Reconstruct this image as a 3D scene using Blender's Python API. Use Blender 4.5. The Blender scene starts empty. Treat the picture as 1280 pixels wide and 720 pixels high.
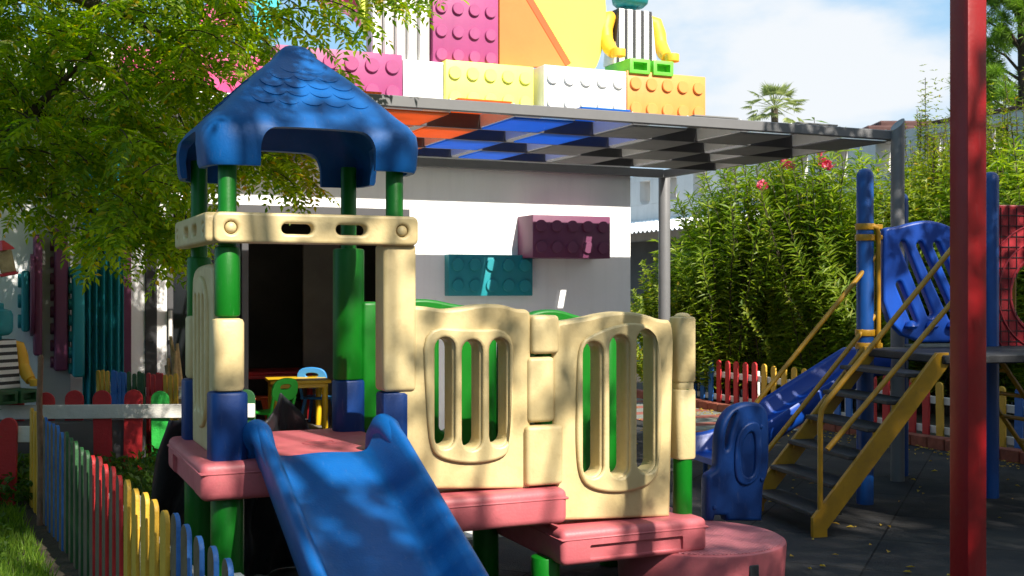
import bpy, bmesh, math, random
from math import sin, cos, pi, radians, sqrt, atan2
from mathutils import Vector, Matrix, noise
random.seed(7)
S = bpy.context.scene
COL = S.collection
F = 1450.0            # focal length in photo pixels
CZ = 1.5              # eye height

# ------------------------------------------------------------------ frames
class Fr:
    """upright local frame: x = along the front, y = away from the viewer, z up"""
    def __init__(s, ox, oy, deg):
        a = radians(deg); s.o = Vector((ox, oy, 0)); s.a = a
        s.u = Vector((cos(a), sin(a), 0)); s.v = Vector((-sin(a), cos(a), 0))
        s.M = Matrix.Translation(s.o) @ Matrix.Rotation(a, 4, 'Z')
    def w(s, u, v, z=0): return s.o + s.u*u + s.v*v + Vector((0, 0, z))
def ray(x, y): return Vector(((x-640)/F, 1, (360-y)/F))
def hit(fr, v, x, y):
    d = ray(x, y); c = Vector((0, 0, CZ))
    t = ((fr.o-c).dot(fr.v)+v)/d.dot(fr.v)
    p = c+d*t-fr.o
    return (p.dot(fr.u), p.z)
def hits(fr, v, pts): return [hit(fr, v, x, y) for x, y in pts]
def hitu(fr, u, x, y):
    d = ray(x, y); c = Vector((0, 0, CZ))
    t = ((fr.o-c).dot(fr.u)+u)/d.dot(fr.u)
    p = c+d*t-fr.o
    return (p.dot(fr.v), p.z)
def at(x, y, Y):
    return Vector(((x-640)/F*Y, Y, CZ+(360-y)/F*Y))
PF = Fr(-1.301, 5.3, 24)       # playhouse
BF = Fr(-1.77, 10.7, 24)       # main building facade
SF = Fr(2.45, 8.05, 14)        # climbing frame with stairs
RF = Fr(2.36, 14.7, 24)        # right boundary
LF = Fr(-3.25, 7.85, 29)       # rainbow fence on the left

# ------------------------------------------------------------------ materials
def mk(name):
    m = bpy.data.materials.new(name); m.use_nodes = True
    nt = m.node_tree; b = nt.nodes['Principled BSDF']
    return m, nt, b
def N(nt, t, **kw):
    n = nt.nodes.new(t)
    for k, v in kw.items():
        if k in n.inputs: n.inputs[k].default_value = v
        else: setattr(n, k, v)
    return n
def L(nt, a, b): nt.links.new(a, b)
def c4(c): return (c[0], c[1], c[2], 1)
def surf(name, col, rough=.5, var=.25, scale=3., bump=.0, bscale=60., spec=.5, metal=0, col2=None, dirt=0., dcol=(.12, .1, .07), lo=.35, hi=.7, scr=0., drip=0.):
    """colour broken by noise; optional second colour, dirt speckle, bump"""
    m, nt, b = mk(name)
    tc = N(nt, 'ShaderNodeTexCoord')
    n1 = N(nt, 'ShaderNodeTexNoise', Scale=scale, Detail=6., Roughness=.62)
    L(nt, tc.outputs['Object'], n1.inputs['Vector'])
    mr = N(nt, 'ShaderNodeMapRange'); mr.inputs[1].default_value = lo; mr.inputs[2].default_value = hi
    L(nt, n1.outputs['Fac'], mr.inputs[0])
    mx = N(nt, 'ShaderNodeMix', data_type='RGBA')
    c2 = col2 or tuple(min(1, c*(1-var)) for c in col)
    mx.inputs[6].default_value = c4(col); mx.inputs[7].default_value = c4(c2)
    L(nt, mr.outputs[0], mx.inputs[0])
    out = mx.outputs[2]
    if dirt:
        n2 = N(nt, 'ShaderNodeTexNoise', Scale=scale*4.3, Detail=8., Roughness=.7)
        L(nt, tc.outputs['Object'], n2.inputs['Vector'])
        m2 = N(nt, 'ShaderNodeMapRange'); m2.inputs[1].default_value = .52; m2.inputs[2].default_value = .8
        m2.inputs[4].default_value = dirt
        L(nt, n2.outputs['Fac'], m2.inputs[0])
        x2 = N(nt, 'ShaderNodeMix', data_type='RGBA'); x2.inputs[7].default_value = c4(dcol)
        L(nt, out, x2.inputs[6]); L(nt, m2.outputs[0], x2.inputs[0]); out = x2.outputs[2]
    if scr:
        mp = N(nt, 'ShaderNodeMapping'); mp.inputs['Scale'].default_value = (70, 22, 9); mp.inputs['Rotation'].default_value = (.5, .4, .9)
        L(nt, tc.outputs['Object'], mp.inputs[0])
        n4 = N(nt, 'ShaderNodeTexNoise', Scale=1., Detail=5., Roughness=.7); L(nt, mp.outputs[0], n4.inputs['Vector'])
        m4 = N(nt, 'ShaderNodeMapRange'); m4.inputs[1].default_value = .60; m4.inputs[2].default_value = .70; m4.inputs[4].default_value = scr
        L(nt, n4.outputs['Fac'], m4.inputs[0])
        x4 = N(nt, 'ShaderNodeMix', data_type='RGBA'); x4.inputs[7].default_value = c4(tuple(.6*c+.14 for c in col))
        L(nt, out, x4.inputs[6]); L(nt, m4.outputs[0], x4.inputs[0]); out = x4.outputs[2]
    if drip:
        mp = N(nt, 'ShaderNodeMapping'); mp.inputs['Scale'].default_value = (5, 5, .35); L(nt, tc.outputs['Object'], mp.inputs[0])
        n5 = N(nt, 'ShaderNodeTexNoise', Scale=1.6, Detail=7., Roughness=.65); L(nt, mp.outputs[0], n5.inputs['Vector'])
        m5 = N(nt, 'ShaderNodeMapRange'); m5.inputs[1].default_value = .5; m5.inputs[2].default_value = .78; m5.inputs[4].default_value = drip
        L(nt, n5.outputs['Fac'], m5.inputs[0])
        x5 = N(nt, 'ShaderNodeMix', data_type='RGBA'); x5.inputs[7].default_value = c4(tuple(.55*c for c in col))
        L(nt, out, x5.inputs[6]); L(nt, m5.outputs[0], x5.inputs[0]); out = x5.outputs[2]
    L(nt, out, b.inputs['Base Color'])
    r2 = N(nt, 'ShaderNodeMapRange'); r2.inputs[3].default_value = max(.05, rough-.1); r2.inputs[4].default_value = min(1, rough+.15)
    L(nt, n1.outputs['Fac'], r2.inputs[0]); L(nt, r2.outputs[0], b.inputs['Roughness'])
    b.inputs['Specular IOR Level'].default_value = spec; b.inputs['Metallic'].default_value = metal
    if bump:
        n3 = N(nt, 'ShaderNodeTexNoise', Scale=bscale, Detail=4.)
        L(nt, tc.outputs['Object'], n3.inputs['Vector'])
        bp = N(nt, 'ShaderNodeBump', Strength=bump, Distance=.01)
        L(nt, n3.outputs['Fac'], bp.inputs['Height']); L(nt, bp.outputs[0], b.inputs['Normal'])
    return m
def leafmat(name, c1, c2, trans=.45, rough=.4, c3=None):
    m, nt, b = mk(name)
    g = N(nt, 'ShaderNodeNewGeometry')
    rp = N(nt, 'ShaderNodeValToRGB'); e = rp.color_ramp.elements
    e[0].color = c4(c1); e[1].color = c4(c2)
    if c3: k = e.new(.93); k.color = c4(c2); e[2].color = c4(c3) ; rp.color_ramp.elements[-1].color = c4(c3)
    L(nt, g.outputs['Random Per Island'], rp.inputs[0])
    L(nt, rp.outputs[0], b.inputs['Base Color']); b.inputs['Roughness'].default_value = rough
    b.inputs['Specular IOR Level'].default_value = .35
    t = N(nt, 'ShaderNodeBsdfTranslucent')
    hs = N(nt, 'ShaderNodeHueSaturation', Value=1.9, Saturation=1.1); L(nt, rp.outputs[0], hs.inputs['Color'])
    L(nt, hs.outputs[0], t.inputs[0])
    mx = N(nt, 'ShaderNodeMixShader'); mx.inputs[0].default_value = trans
    L(nt, b.outputs[0], mx.inputs[1]); L(nt, t.outputs[0], mx.inputs[2])
    L(nt, mx.outputs[0], nt.nodes['Material Output'].inputs[0])
    return m
def stripemat(name, ca, cb, axis='X', period=.1, duty=.5, rough=.5, off=0.):
    m, nt, b = mk(name)
    tc = N(nt, 'ShaderNodeTexCoord'); sp = N(nt, 'ShaderNodeSeparateXYZ'); L(nt, tc.outputs['Object'], sp.inputs[0])
    d = N(nt, 'ShaderNodeMath', operation='DIVIDE'); d.inputs[1].default_value = period; L(nt, sp.outputs[axis], d.inputs[0])
    a = N(nt, 'ShaderNodeMath', operation='ADD'); a.inputs[1].default_value = 100+off; L(nt, d.outputs[0], a.inputs[0])
    f = N(nt, 'ShaderNodeMath', operation='FRACT'); L(nt, a.outputs[0], f.inputs[0])
    g = N(nt, 'ShaderNodeMath', operation='GREATER_THAN'); g.inputs[1].default_value = duty; L(nt, f.outputs[0], g.inputs[0])
    mx = N(nt, 'ShaderNodeMix', data_type='RGBA'); mx.inputs[6].default_value = c4(ca); mx.inputs[7].default_value = c4(cb)
    L(nt, g.outputs[0], mx.inputs[0])
    ns = N(nt, 'ShaderNodeTexNoise', Scale=9., Detail=5.); L(nt, tc.outputs['Object'], ns.inputs['Vector'])
    hs = N(nt, 'ShaderNodeHueSaturation'); mr = N(nt, 'ShaderNodeMapRange'); mr.inputs[3].default_value = .8; mr.inputs[4].default_value = 1.15
    L(nt, ns.outputs['Fac'], mr.inputs[0]); L(nt, mr.outputs[0], hs.inputs['Value']); L(nt, mx.outputs[2], hs.inputs['Color'])
    L(nt, hs.outputs[0], b.inputs['Base Color']); b.inputs['Roughness'].default_value = rough
    return m

M = {}
M['blue'] = surf('blue_plastic', (.003, .095, .34), .45, .25, 2.5, .12, 90, spec=.25, dirt=.2, dcol=(.03, .14, .30), scr=.22)
M['navy'] = surf('dark_blue_plastic', (.002, .034, .17), .45, .2, 3, .1, 90, spec=.3, scr=.2)
M['royal'] = surf('royal_blue_plastic', (.006, .065, .40), .36, .2, 3, .06, 90, scr=.15)
M['cream'] = surf('cream_plastic', (.62, .50, .26), .45, .2, 4, .12, 70, col2=(.52, .395, .185), dirt=.45, dcol=(.36, .26, .12), scr=.18)
M['green'] = surf('green_plastic', (.003, .15, .008), .4, .25, 3, .06, 80, spec=.35, scr=.15)
M['pink'] = surf('pink_plastic', (.49, .12, .135), .48, .2, 4, .12, 70, col2=(.43, .09, .11), dirt=.5, dcol=(.25, .1, .09), scr=.25)
M['pinktop'] = surf('pink_textured_plastic', (.56, .17, .2), .5, .2, 5, .0, 70, dirt=.5, dcol=(.3, .18, .16))
M['ymetal'] = surf('yellow_painted_steel', (.42, .215, .006), .4, .3, 6, .08, 60, dirt=.5, dcol=(.16, .09, .03), scr=.2)
M['bmetal'] = surf('blue_painted_steel', (.003, .06, .26), .36, .25, 4, .04, 60, scr=.22)
M['tread'] = surf('black_tread', (.025, .026, .03), .6, .3, 9, .3, 120)
M['redpole'] = surf('red_painted_steel', (.27, .002, .005), .4, .25, 5, .08, 50, dirt=.35, dcol=(.16, .012, .01), scr=.1)
M['redpanel'] = surf('red_plastic', (.36, .02, .03), .4, .25, 4, .05, 60)
M['wall'] = surf('white_plaster', (.90, .895, .885), .85, .06, 1.2, .15, 40, dirt=.1, dcol=(.6, .58, .55), drip=.18)
M['greywall'] = surf('grey_plaster', (.58, .57, .55), .85, .15, .8, .15, 30, dirt=.25, dcol=(.33, .32, .3), drip=.5)
M['greysteel'] = surf('grey_painted_steel', (.16, .16, .165), .45, .15, 5, .03, 60)
M['darksteel'] = surf('dark_grey_steel', (.075, .075, .08), .45, .2, 5, .03, 60)
M['litsteel'] = surf('light_grey_steel', (.42, .41, .40), .5, .12, 5)
def sheetmat(name, c, tr):
    m = surf(name, c, .55, .12, 5); nt = m.node_tree; b = nt.nodes['Principled BSDF']
    t = N(nt, 'ShaderNodeBsdfTranslucent'); t.inputs[0].default_value = c4(c)
    mx = N(nt, 'ShaderNodeMixShader'); mx.inputs[0].default_value = tr
    L(nt, b.outputs[0], mx.inputs[1]); L(nt, t.outputs[0], mx.inputs[2]); L(nt, mx.outputs[0], nt.nodes['Material Output'].inputs[0]); return m
M['fab_o'] = sheetmat('orange_canopy_panel', (.85, .26, .035), .6)
M['fab_b'] = sheetmat('blue_canopy_panel', (.03, .27, .74), .62)
M['fab_g'] = sheetmat('grey_canopy_panel', (.24, .24, .235), .22)

for k, c in dict(shaded_orange=(.72, .10, .015), magenta=(.36, .06, .19), plum=(.15, .035, .09), teal=(.012, .26, .30), yellow=(.85, .70, .12), white=(.82, .82, .80),
                 orange=(.82, .31, .075), lemon=(.84, .84, .17), cyan=(.03, .55, .62), lime=(.16, .62, .06), amber=(.85, .46, .03), hotpink=(.62, .06, .22)).items():
    M[k] = surf(k+'_painted_panel', c, .5, .12, 1.6, .08, 30, dirt=.15, dcol=tuple(x*.6 for x in c), drip=.25)
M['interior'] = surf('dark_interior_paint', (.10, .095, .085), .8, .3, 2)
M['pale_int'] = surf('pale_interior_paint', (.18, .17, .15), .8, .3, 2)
M['glass'] = surf('dark_window_glass', (.012, .014, .016), .08, .2, 1)
M['blackframe'] = surf('black_frame', (.03, .03, .032), .4, .2, 4)
M['tarp'] = surf('black_plastic_sheet', (.035, .037, .042), .3, .3, 8, .3, 25)
M['rubber'] = surf('rubber_floor', (.026, .027, .030), .9, .3, 1.3, .5, 160, spec=.15, col2=(.042, .042, .045), dirt=.45, dcol=(.10, .09, .075))
def joints(m):
    nt = m.node_tree; b = nt.nodes['Principled BSDF']; src = b.inputs['Base Color'].links[0].from_socket
    tc = N(nt, 'ShaderNodeTexCoord'); mp = N(nt, 'ShaderNodeMapping'); mp.inputs['Rotation'].default_value = (0, 0, radians(24)); L(nt, tc.outputs['Object'], mp.inputs[0])
    br = N(nt, 'ShaderNodeTexBrick', Scale=1.); br.offset = 0; br.inputs['Mortar Size'].default_value = .006; br.inputs['Brick Width'].default_value = .8; br.inputs['Row Height'].default_value = .8
    br.inputs['Color1'].default_value = (.82, .82, .82, 1); br.inputs['Color2'].default_value = (1.15, 1.13, 1.1, 1); br.inputs['Mortar'].default_value = (.3, .3, .3, 1)
    L(nt, mp.outputs[0], br.inputs['Vector'])
    n = N(nt, 'ShaderNodeTexNoise', Scale=.9, Detail=7., Roughness=.6); L(nt, tc.outputs['Object'], n.inputs['Vector'])
    mr = N(nt, 'ShaderNodeMapRange'); mr.inputs[1].default_value = .48; mr.inputs[2].default_value = .72; mr.inputs[4].default_value = .55; L(nt, n.outputs['Fac'], mr.inputs[0])
    mu = N(nt, 'ShaderNodeMix', data_type='RGBA', blend_type='MULTIPLY'); mu.inputs[0].default_value = 1; L(nt, src, mu.inputs[6]); L(nt, br.outputs['Color'], mu.inputs[7])
    du = N(nt, 'ShaderNodeMix', data_type='RGBA'); du.inputs[7].default_value = (.085, .078, .066, 1); L(nt, mu.outputs[2], du.inputs[6]); L(nt, mr.outputs[0], du.inputs[0])
    L(nt, du.outputs[2], b.inputs['Base Color'])
joints(M['rubber'])
M['soil'] = surf('garden_soil', (.05, .036, .022), .95, .35, 3, .8, 40, dirt=.5, dcol=(.02, .03, .01))
M['ground'] = surf('ground_gravel', (.16, .14, .11), .95, .25, .6, .4, 30)
M['brick'] = surf('brick_kerb', (.30, .085, .05), .85, .35, 12, .4, 60)
M['brown'] = surf('dark_roof_tiles', (.09, .04, .035), .85, .3, 6, .3, 30)
M['concrete'] = surf('concrete', (.33, .32, .30), .9, .2, 2, .3, 50, dirt=.3)
M['paving'] = surf('pale_paving', (.70, .68, .64), .9, .15, 2, .3, 50, dirt=.3, dcol=(.3, .28, .25))
M['bark'] = surf('bark', (.07, .05, .035), .9, .4, 14, .9, 30)
M['palebark'] = surf('pale_bark', (.13, .10, .07), .9, .4, 14, .9, 30)
M['wood'] = surf('weathered_wood', (.23, .13, .08), .8, .4, 20, .5, 60, dirt=.4, dcol=(.3, .04, .04))
M['straw'] = surf('pale_driftwood', (.42, .30, .13), .75, .45, 18, .7, 50)
M['edge'] = surf('bare_wood_edge', (.15, .105, .06), .8, .35, 14, .3, 60)
def paint(n, c): return surf(n, c, .5, .22, 7, .25, 70, dirt=.3, dcol=tuple(.55*x+.05 for x in c))
M['p_red'] = paint('red_fence_paint', (.52, .018, .022)); M['p_yel'] = paint('yellow_fence_paint', (.66, .38, .03))
M['p_blu'] = paint('blue_fence_paint', (.02, .14, .46)); M['p_grn'] = paint('green_fence_paint', (.012, .085, .02))
M['p_wht'] = paint('white_fence_paint', (.70, .68, .63)); M['p_lgr'] = paint('bright_green_paint', (.03, .45, .06))
M['ytable'] = surf('yellow_plastic', (.80, .50, .015), .4, .1, 4); M['rtable'] = surf('red_plastic_top', (.50, .015, .02), .4, .1, 4)
M['gchair'] = surf('bright_green_plastic', (.04, .55, .05), .4, .1, 4); M['bchair'] = surf('sky_blue_plastic', (.04, .25, .62), .4, .1, 4)
M['ochair'] = surf('orange_red_plastic', (.72, .12, .03), .4, .1, 4)
M['leafA'] = leafmat('feathery_leaf', (.07, .17, .004), (.30, .39, .012), .58, .4, (.5, .32, .02))
M['leafO'] = leafmat('oleander_leaf', (.085, .16, .014), (.28, .35, .04), .5, .4, (.26, .25, .04))
M['leafD'] = leafmat('dense_shrub_leaf', (.08, .14, .014), (.27, .32, .03), .45, .45, (.34, .26, .03))
M['leafY'] = leafmat('yellow_green_leaf', (.10, .15, .015), (.24, .28, .03), .45, .45, (.36, .22, .03))
M['leafS'] = leafmat('shade_tree_leaf', (.03, .07, .012), (.08, .14, .02), .25, .5)
M['leafG'] = leafmat('ground_cover_leaf', (.03, .075, .01), (.09, .16, .015), .35, .5)
M['leafP'] = leafmat('pine_needle', (.07, .16, .014), (.22, .34, .04), .4, .5)
M['leafPalm'] = leafmat('palm_leaf', (.20, .26, .10), (.36, .40, .16), .3, .5)
M['grass'] = leafmat('grass_blade', (.06, .14, .012), (.18, .28, .03), .45, .5)
M['litter'] = leafmat('dry_leaf', (.35, .20, .02), (.5, .36, .05), .2, .6, (.22, .10, .03))
M['petal'] = leafmat('pink_petal', (.65, .06, .16), (.80, .20, .28), .35, .5)
M['stripeV'] = stripemat('striped_torso_paint', (.82, .82, .8), (.03, .03, .035), 'X', .135, .6)
M['stripeH'] = stripemat('banded_torso_paint', (.75, .74, .70), (.02, .02, .022), 'Z', .12, .55)
M['stripeC'] = stripemat('white_grey_ribs', (.84, .84, .82), (.36, .35, .33), 'X', .205, .58, .6)
M['tile'] = stripemat('striped_paving', (.24, .075, .055), (.17, .18, .16), 'Y', .62, .42, .85)
# textured top of the round step: small raised dots
def dots(m):
    nt = m.node_tree; b = nt.nodes['Principled BSDF']; tc = N(nt, 'ShaderNodeTexCoord')
    vo = N(nt, 'ShaderNodeTexVoronoi', Scale=46., Randomness=0.); L(nt, tc.outputs['Object'], vo.inputs['Vector'])
    bp = N(nt, 'ShaderNodeBump', Strength=1., Distance=.02); bp.invert = True
    L(nt, vo.outputs['Distance'], bp.inputs['Height']); L(nt, bp.outputs[0], b.inputs['Normal'])
dots(M['pinktop'])

# ------------------------------------------------------------------ objects
def prop(o, label=None, cat=None, group=None, kind=None):
    for k, v in (('label', label), ('category', cat), ('group', group), ('kind', kind)):
        if v: o[k] = v
    return o
def thing(name, label, cat, M4=None, group=None):
    o = bpy.data.objects.new(name, None); COL.objects.link(o); o.empty_display_size = .2
    if M4 is not None: o.matrix_world = M4
    return prop(o, label, cat, group)
def obj(name, bm, mat, parent=None, M4=None, ang=38):
    if isinstance(bm, bmesh.types.BMesh):
        me = bpy.data.meshes.new(name); bm.normal_update(); bm.to_mesh(me); bm.free()
    else: me = bm; me.name = name
    if ang:
        me.shade_smooth(); me.set_sharp_from_angle(angle=radians(ang))
    o = bpy.data.objects.new(name, me); COL.objects.link(o)
    if mat: me.materials.clear(); me.materials.append(M[mat] if isinstance(mat, str) else mat)
    if parent: o.parent = parent
    if M4 is not None:
        if parent: o.matrix_local = M4
        else: o.matrix_world = M4
    return o
def link(name, me, parent, M4):
    o = bpy.data.objects.new(name, me); COL.objects.link(o); o.parent = parent; o.matrix_local = M4
    return o
def B(): return bmesh.new()
def rbox(bm, x0, x1, y0, y1, z0, z1, bev=.01, seg=2, M4=None):
    t = bmesh.new(); bmesh.ops.create_cube(t, size=1)
    for v in t.verts:
        v.co = Vector((x0+(v.co.x+.5)*(x1-x0), y0+(v.co.y+.5)*(y1-y0), z0+(v.co.z+.5)*(z1-z0)))
    if bev: bmesh.ops.bevel(t, geom=t.edges[:], offset=min(bev, .45*min(abs(x1-x0), abs(y1-y0), abs(z1-z0))), segments=seg, profile=.5, affect='EDGES')
    add(bm, t, M4); return bm
def add(bm, t, M4=None):
    if M4 is not None: bmesh.ops.transform(t, matrix=M4, verts=t.verts)
    me = bpy.data.meshes.new('tmp'); t.to_mesh(me); t.free(); bm.from_mesh(me); bpy.data.meshes.remove(me)
def tube(bm, pts, r, n=10, cap=True):
    pts = [Vector(p) for p in pts]; rs = r if isinstance(r, (list, tuple)) else [r]*len(pts)
    rings = []; ref = None
    for i, p in enumerate(pts):
        d = (pts[min(i+1, len(pts)-1)]-pts[max(i-1, 0)]).normalized()
        if ref is None: ref = d.orthogonal().normalized()
        else: ref = (ref-d*ref.dot(d)).normalized()
        s = d.cross(ref)
        rings.append([bm.verts.new(p+(ref*cos(2*pi*k/n)+s*sin(2*pi*k/n))*rs[i]) for k in range(n)])
    for a, b in zip(rings, rings[1:]):
        for k in range(n): bm.faces.new((a[k], a[(k+1) % n], b[(k+1) % n], b[k]))
    if cap:
        bm.faces.new(list(reversed(rings[0]))); bm.faces.new(rings[-1])
    return bm
def lathe(bm, prof, n=24, c=(0, 0), sq=None):
    """prof: (r,z) list from bottom to top; sq -> superellipse exponent for squarish section"""
    rings = []
    for r, z in prof:
        ring = []
        for k in range(n):
            a = 2*pi*k/n; ca, sa = cos(a), sin(a); f = 1
            if sq: f = 1/((abs(ca)**sq+abs(sa)**sq)**(1/sq))
            ring.append(bm.verts.new((c[0]+ca*f*r, c[1]+sa*f*r, z)))
        rings.append(ring)
    for a, b in zip(rings, rings[1:]):
        for k in range(n): bm.faces.new((a[k], a[(k+1) % n], b[(k+1) % n], b[k]))
    bm.faces.new(list(reversed(rings[0]))); bm.faces.new(rings[-1])
    return bm
def sleeve(bm, u, v, r, z0, z1, bev=.012, n=24, sq=None):
    return lathe(bm, [(r-bev, z0), (r-bev*.3, z0+bev*.3), (r, z0+bev), (r, z1-bev), (r-bev*.3, z1-bev*.3), (r-bev, z1)], n, (u, v), sq)
def chaikin(p, it=2, closed=True):
    for _ in range(it):
        q = []; n = len(p)
        for i in range(n if closed else n-1):
            a, b = p[i], p[(i+1) % n]
            q += [(a[0]*.75+b[0]*.25, a[1]*.75+b[1]*.25), (a[0]*.25+b[0]*.75, a[1]*.25+b[1]*.75)]
        p = q
    return p
def plate(outer, holes, thick, bev, v0, res=2):
    """plate standing in the (x,z) plane, centred at y=v0, rounded edges"""
    cu = bpy.data.curves.new('c', 'CURVE'); cu.dimensions = '2D'; cu.fill_mode = 'BOTH'
    cu.extrude = max(1e-4, thick/2-bev); cu.bevel_depth = bev; cu.bevel_resolution = res; cu.offset = -bev
    for loop in [outer]+list(holes):
        sp = cu.splines.new('POLY'); sp.points.add(len(loop)-1); sp.use_cyclic_u = True
        for p, q in zip(sp.points, loop): p.co = (q[0], q[1], 0, 1)
    o = bpy.data.objects.new('c', cu); COL.objects.link(o)
    dg = bpy.context.evaluated_depsgraph_get(); me = bpy.data.meshes.new_from_object(o.evaluated_get(dg))
    bpy.data.objects.remove(o); bpy.data.curves.remove(cu)
    me.transform(Matrix(((1, 0, 0, 0), (0, 0, -1, v0), (0, 1, 0, 0), (0, 0, 0, 1))))
    return me
def bplate(*a, **k):
    b = bmesh.new(); me = plate(*a, **k); b.from_mesh(me); bpy.data.meshes.remove(me); return b
def slot(x0, x1, z0, z1, n=8):
    r = (x1-x0)/2; c = (x0+x1)/2; p = []
    for i in range(n+1): p.append((c+r*cos(pi*i/n), z1-r+r*sin(pi*i/n)))
    for i in range(n+1): p.append((c-r*cos(pi*i/n), z0+r-r*sin(pi*i/n)))
    return p
def capsule(a, b, w, n=7):
    a = Vector(a); b = Vector(b); d = (b-a).normalized(); ang = atan2(d.y, d.x); p = []
    for i in range(n+1): t = ang-pi/2+pi*i/n; p.append((b.x+w*cos(t), b.y+w*sin(t)))
    for i in range(n+1): t = ang+pi/2+pi*i/n; p.append((a.x+w*cos(t), a.y+w*sin(t)))
    return p
def boolean(bm_a, cutters, op='DIFFERENCE'):
    def mo(b):
        me = bpy.data.meshes.new('t'); bmesh.ops.recalc_face_normals(b, faces=b.faces); b.to_mesh(me); b.free()
        o = bpy.data.objects.new('t', me); COL.objects.link(o); return o
    o = mo(bm_a); cs = [mo(c) for c in cutters]
    for c in cs:
        md = o.modifiers.new('b', 'BOOLEAN'); md.object = c; md.operation = op; md.solver = 'EXACT'
    dg = bpy.context.evaluated_depsgraph_get(); me = bpy.data.meshes.new_from_object(o.evaluated_get(dg))
    for x in [o]+cs:
        d = x.data; bpy.data.objects.remove(x); bpy.data.meshes.remove(d)
    r = bmesh.new(); r.from_mesh(me); bpy.data.meshes.remove(me)
    return r
class VF:
    """fast vertex/face gatherer for foliage"""
    def __init__(s): s.v = []; s.f = []
    def leaf(s, p, d, n, ln, w, fold=.25):
        """folded lance-shaped leaf: base p, direction d, normal n"""
        d = d.normalized(); sd = d.cross(n)
        if sd.length < 1e-4: sd = d.orthogonal()
        sd.normalize(); n = sd.cross(d)
        i = len(s.v); m = p+d*ln*.45
        s.v += [p, m+sd*w*.5+n*w*fold, p+d*ln-n*ln*.08, m-sd*w*.5+n*w*fold]
        s.f += [(i, i+1, i+2), (i, i+2, i+3)]
    def mesh(s, name):
        me = bpy.data.meshes.new(name); me.from_pydata([tuple(x) for x in s.v], [], s.f); me.update(); return me
def rv(): 
    while 1:
        v = Vector((random.uniform(-1, 1), random.uniform(-1, 1), random.uniform(-1, 1)))
        if .05 < v.length < 1: return v.normalized()
def R(a, b): return random.uniform(a, b)

# ================================================================== world, camera, sun
W = bpy.data.worlds.new('World'); S.world = W; W.use_nodes = True
SUN_AZ = radians(34); SUN_EL = radians(41)
def world():
    nt = W.node_tree; bg = nt.nodes['Background']
    sky = N(nt, 'ShaderNodeTexSky', sky_type='NISHITA'); sky.sun_disc = False
    sky.sun_elevation = SUN_EL; sky.sun_rotation = pi-SUN_AZ; sky.dust_density = 2.0; sky.air_density = 1.0; sky.altitude = 20
    tc = N(nt, 'ShaderNodeTexCoord')
    mp = N(nt, 'ShaderNodeMapping'); mp.inputs['Scale'].default_value = (1.0, 1.0, 2.2); mp.inputs['Location'].default_value = (.35, .1, .18)
    L(nt, tc.outputs['Generated'], mp.inputs[0])
    n1 = N(nt, 'ShaderNodeTexNoise', Scale=3.1, Detail=9., Roughness=.52); L(nt, mp.outputs[0], n1.inputs['Vector'])
    mr = N(nt, 'ShaderNodeMapRange', interpolation_type='SMOOTHSTEP'); mr.inputs[1].default_value = .53; mr.inputs[2].default_value = .70; mr.inputs[4].default_value = .9
    sx = N(nt, 'ShaderNodeSeparateXYZ'); L(nt, tc.outputs['Generated'], sx.inputs[0])
    ma = N(nt, 'ShaderNodeMath', operation='MULTIPLY_ADD'); ma.inputs[1].default_value = .42; L(nt, sx.outputs['X'], ma.inputs[0]); L(nt, n1.outputs['Fac'], ma.inputs[2])
    L(nt, ma.outputs[0], mr.inputs[0])
    # thin haze: lift and pale the blue a little
    hz = N(nt, 'ShaderNodeMix', data_type='RGBA'); hz.inputs[0].default_value = .62; hz.inputs[7].default_value = (4.7, 8.8, 12.8, 1)
    L(nt, sky.outputs[0], hz.inputs[6])
    mx = N(nt, 'ShaderNodeMix', data_type='RGBA'); mx.inputs[7].default_value = (9.7, 9.85, 10.0, 1)
    L(nt, hz.outputs[2], mx.inputs[6]); L(nt, mr.outputs[0], mx.inputs[0])
    L(nt, mx.outputs[2], bg.inputs[0]); bg.inputs[1].default_value = .05
world()
sun = bpy.data.lights.new('sun', 'SUN'); sun.energy = 4.7; sun.angle = radians(.53); sun.color = (1, .93, .82)
so = bpy.data.objects.new('sun', sun); COL.objects.link(so)
sd = Vector((sin(SUN_AZ)*cos(SUN_EL), -cos(SUN_AZ)*cos(SUN_EL), sin(SUN_EL)))
so.rotation_euler = sd.to_track_quat('Z', 'Y').to_euler()
cam = bpy.data.cameras.new('camera'); co = bpy.data.objects.new('camera', cam); COL.objects.link(co)
co.location = (0, 0, CZ); co.rotation_euler = (pi/2, 0, 0); cam.sensor_width = 36; cam.lens = 36*F/1280
cam.clip_end = 1500; cam.dof.use_dof = True; cam.dof.focus_distance = 6.2; cam.dof.aperture_fstop = 8
S.camera = co
S.view_settings.view_transform = 'Standard'; S.view_settings.look = 'None'; S.view_settings.exposure = 1.0; S.view_settings.gamma = 1
S.cycles.max_bounces = 8; S.cycles.sample_clamp_indirect = 6; S.cycles.use_denoising = True

# ================================================================== setting
def sheet(name, pts, z, mat, kind='structure', M4=None):
    b = B(); b.faces.new([b.verts.new((x, y, z)) for x, y in pts])
    return prop(obj(name, b, mat, None, M4, 0), kind=kind)
sheet('ground', [(-300, -60), (300, -60), (300, 500), (-300, 500)], 0, 'ground')
sheet('rubber_floor', [(-.7, -3), (9, -3), (9, 7.2), (5.52, 7.35), (1.37, 16.7), (.2, 14.7), (-1.2, 11.3), (-2.1, 9.1), (-1.6, 7.2)], .004, 'rubber')
lawn = [(-9, -1), (-.7, -3.0), (-.9, 3.2), (-1.95, 6.5), (-2.1, 9.1), (-2.8, 10.2), (-9, 8.5)]
sheet('lawn', lawn, .008, 'soil')
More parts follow.
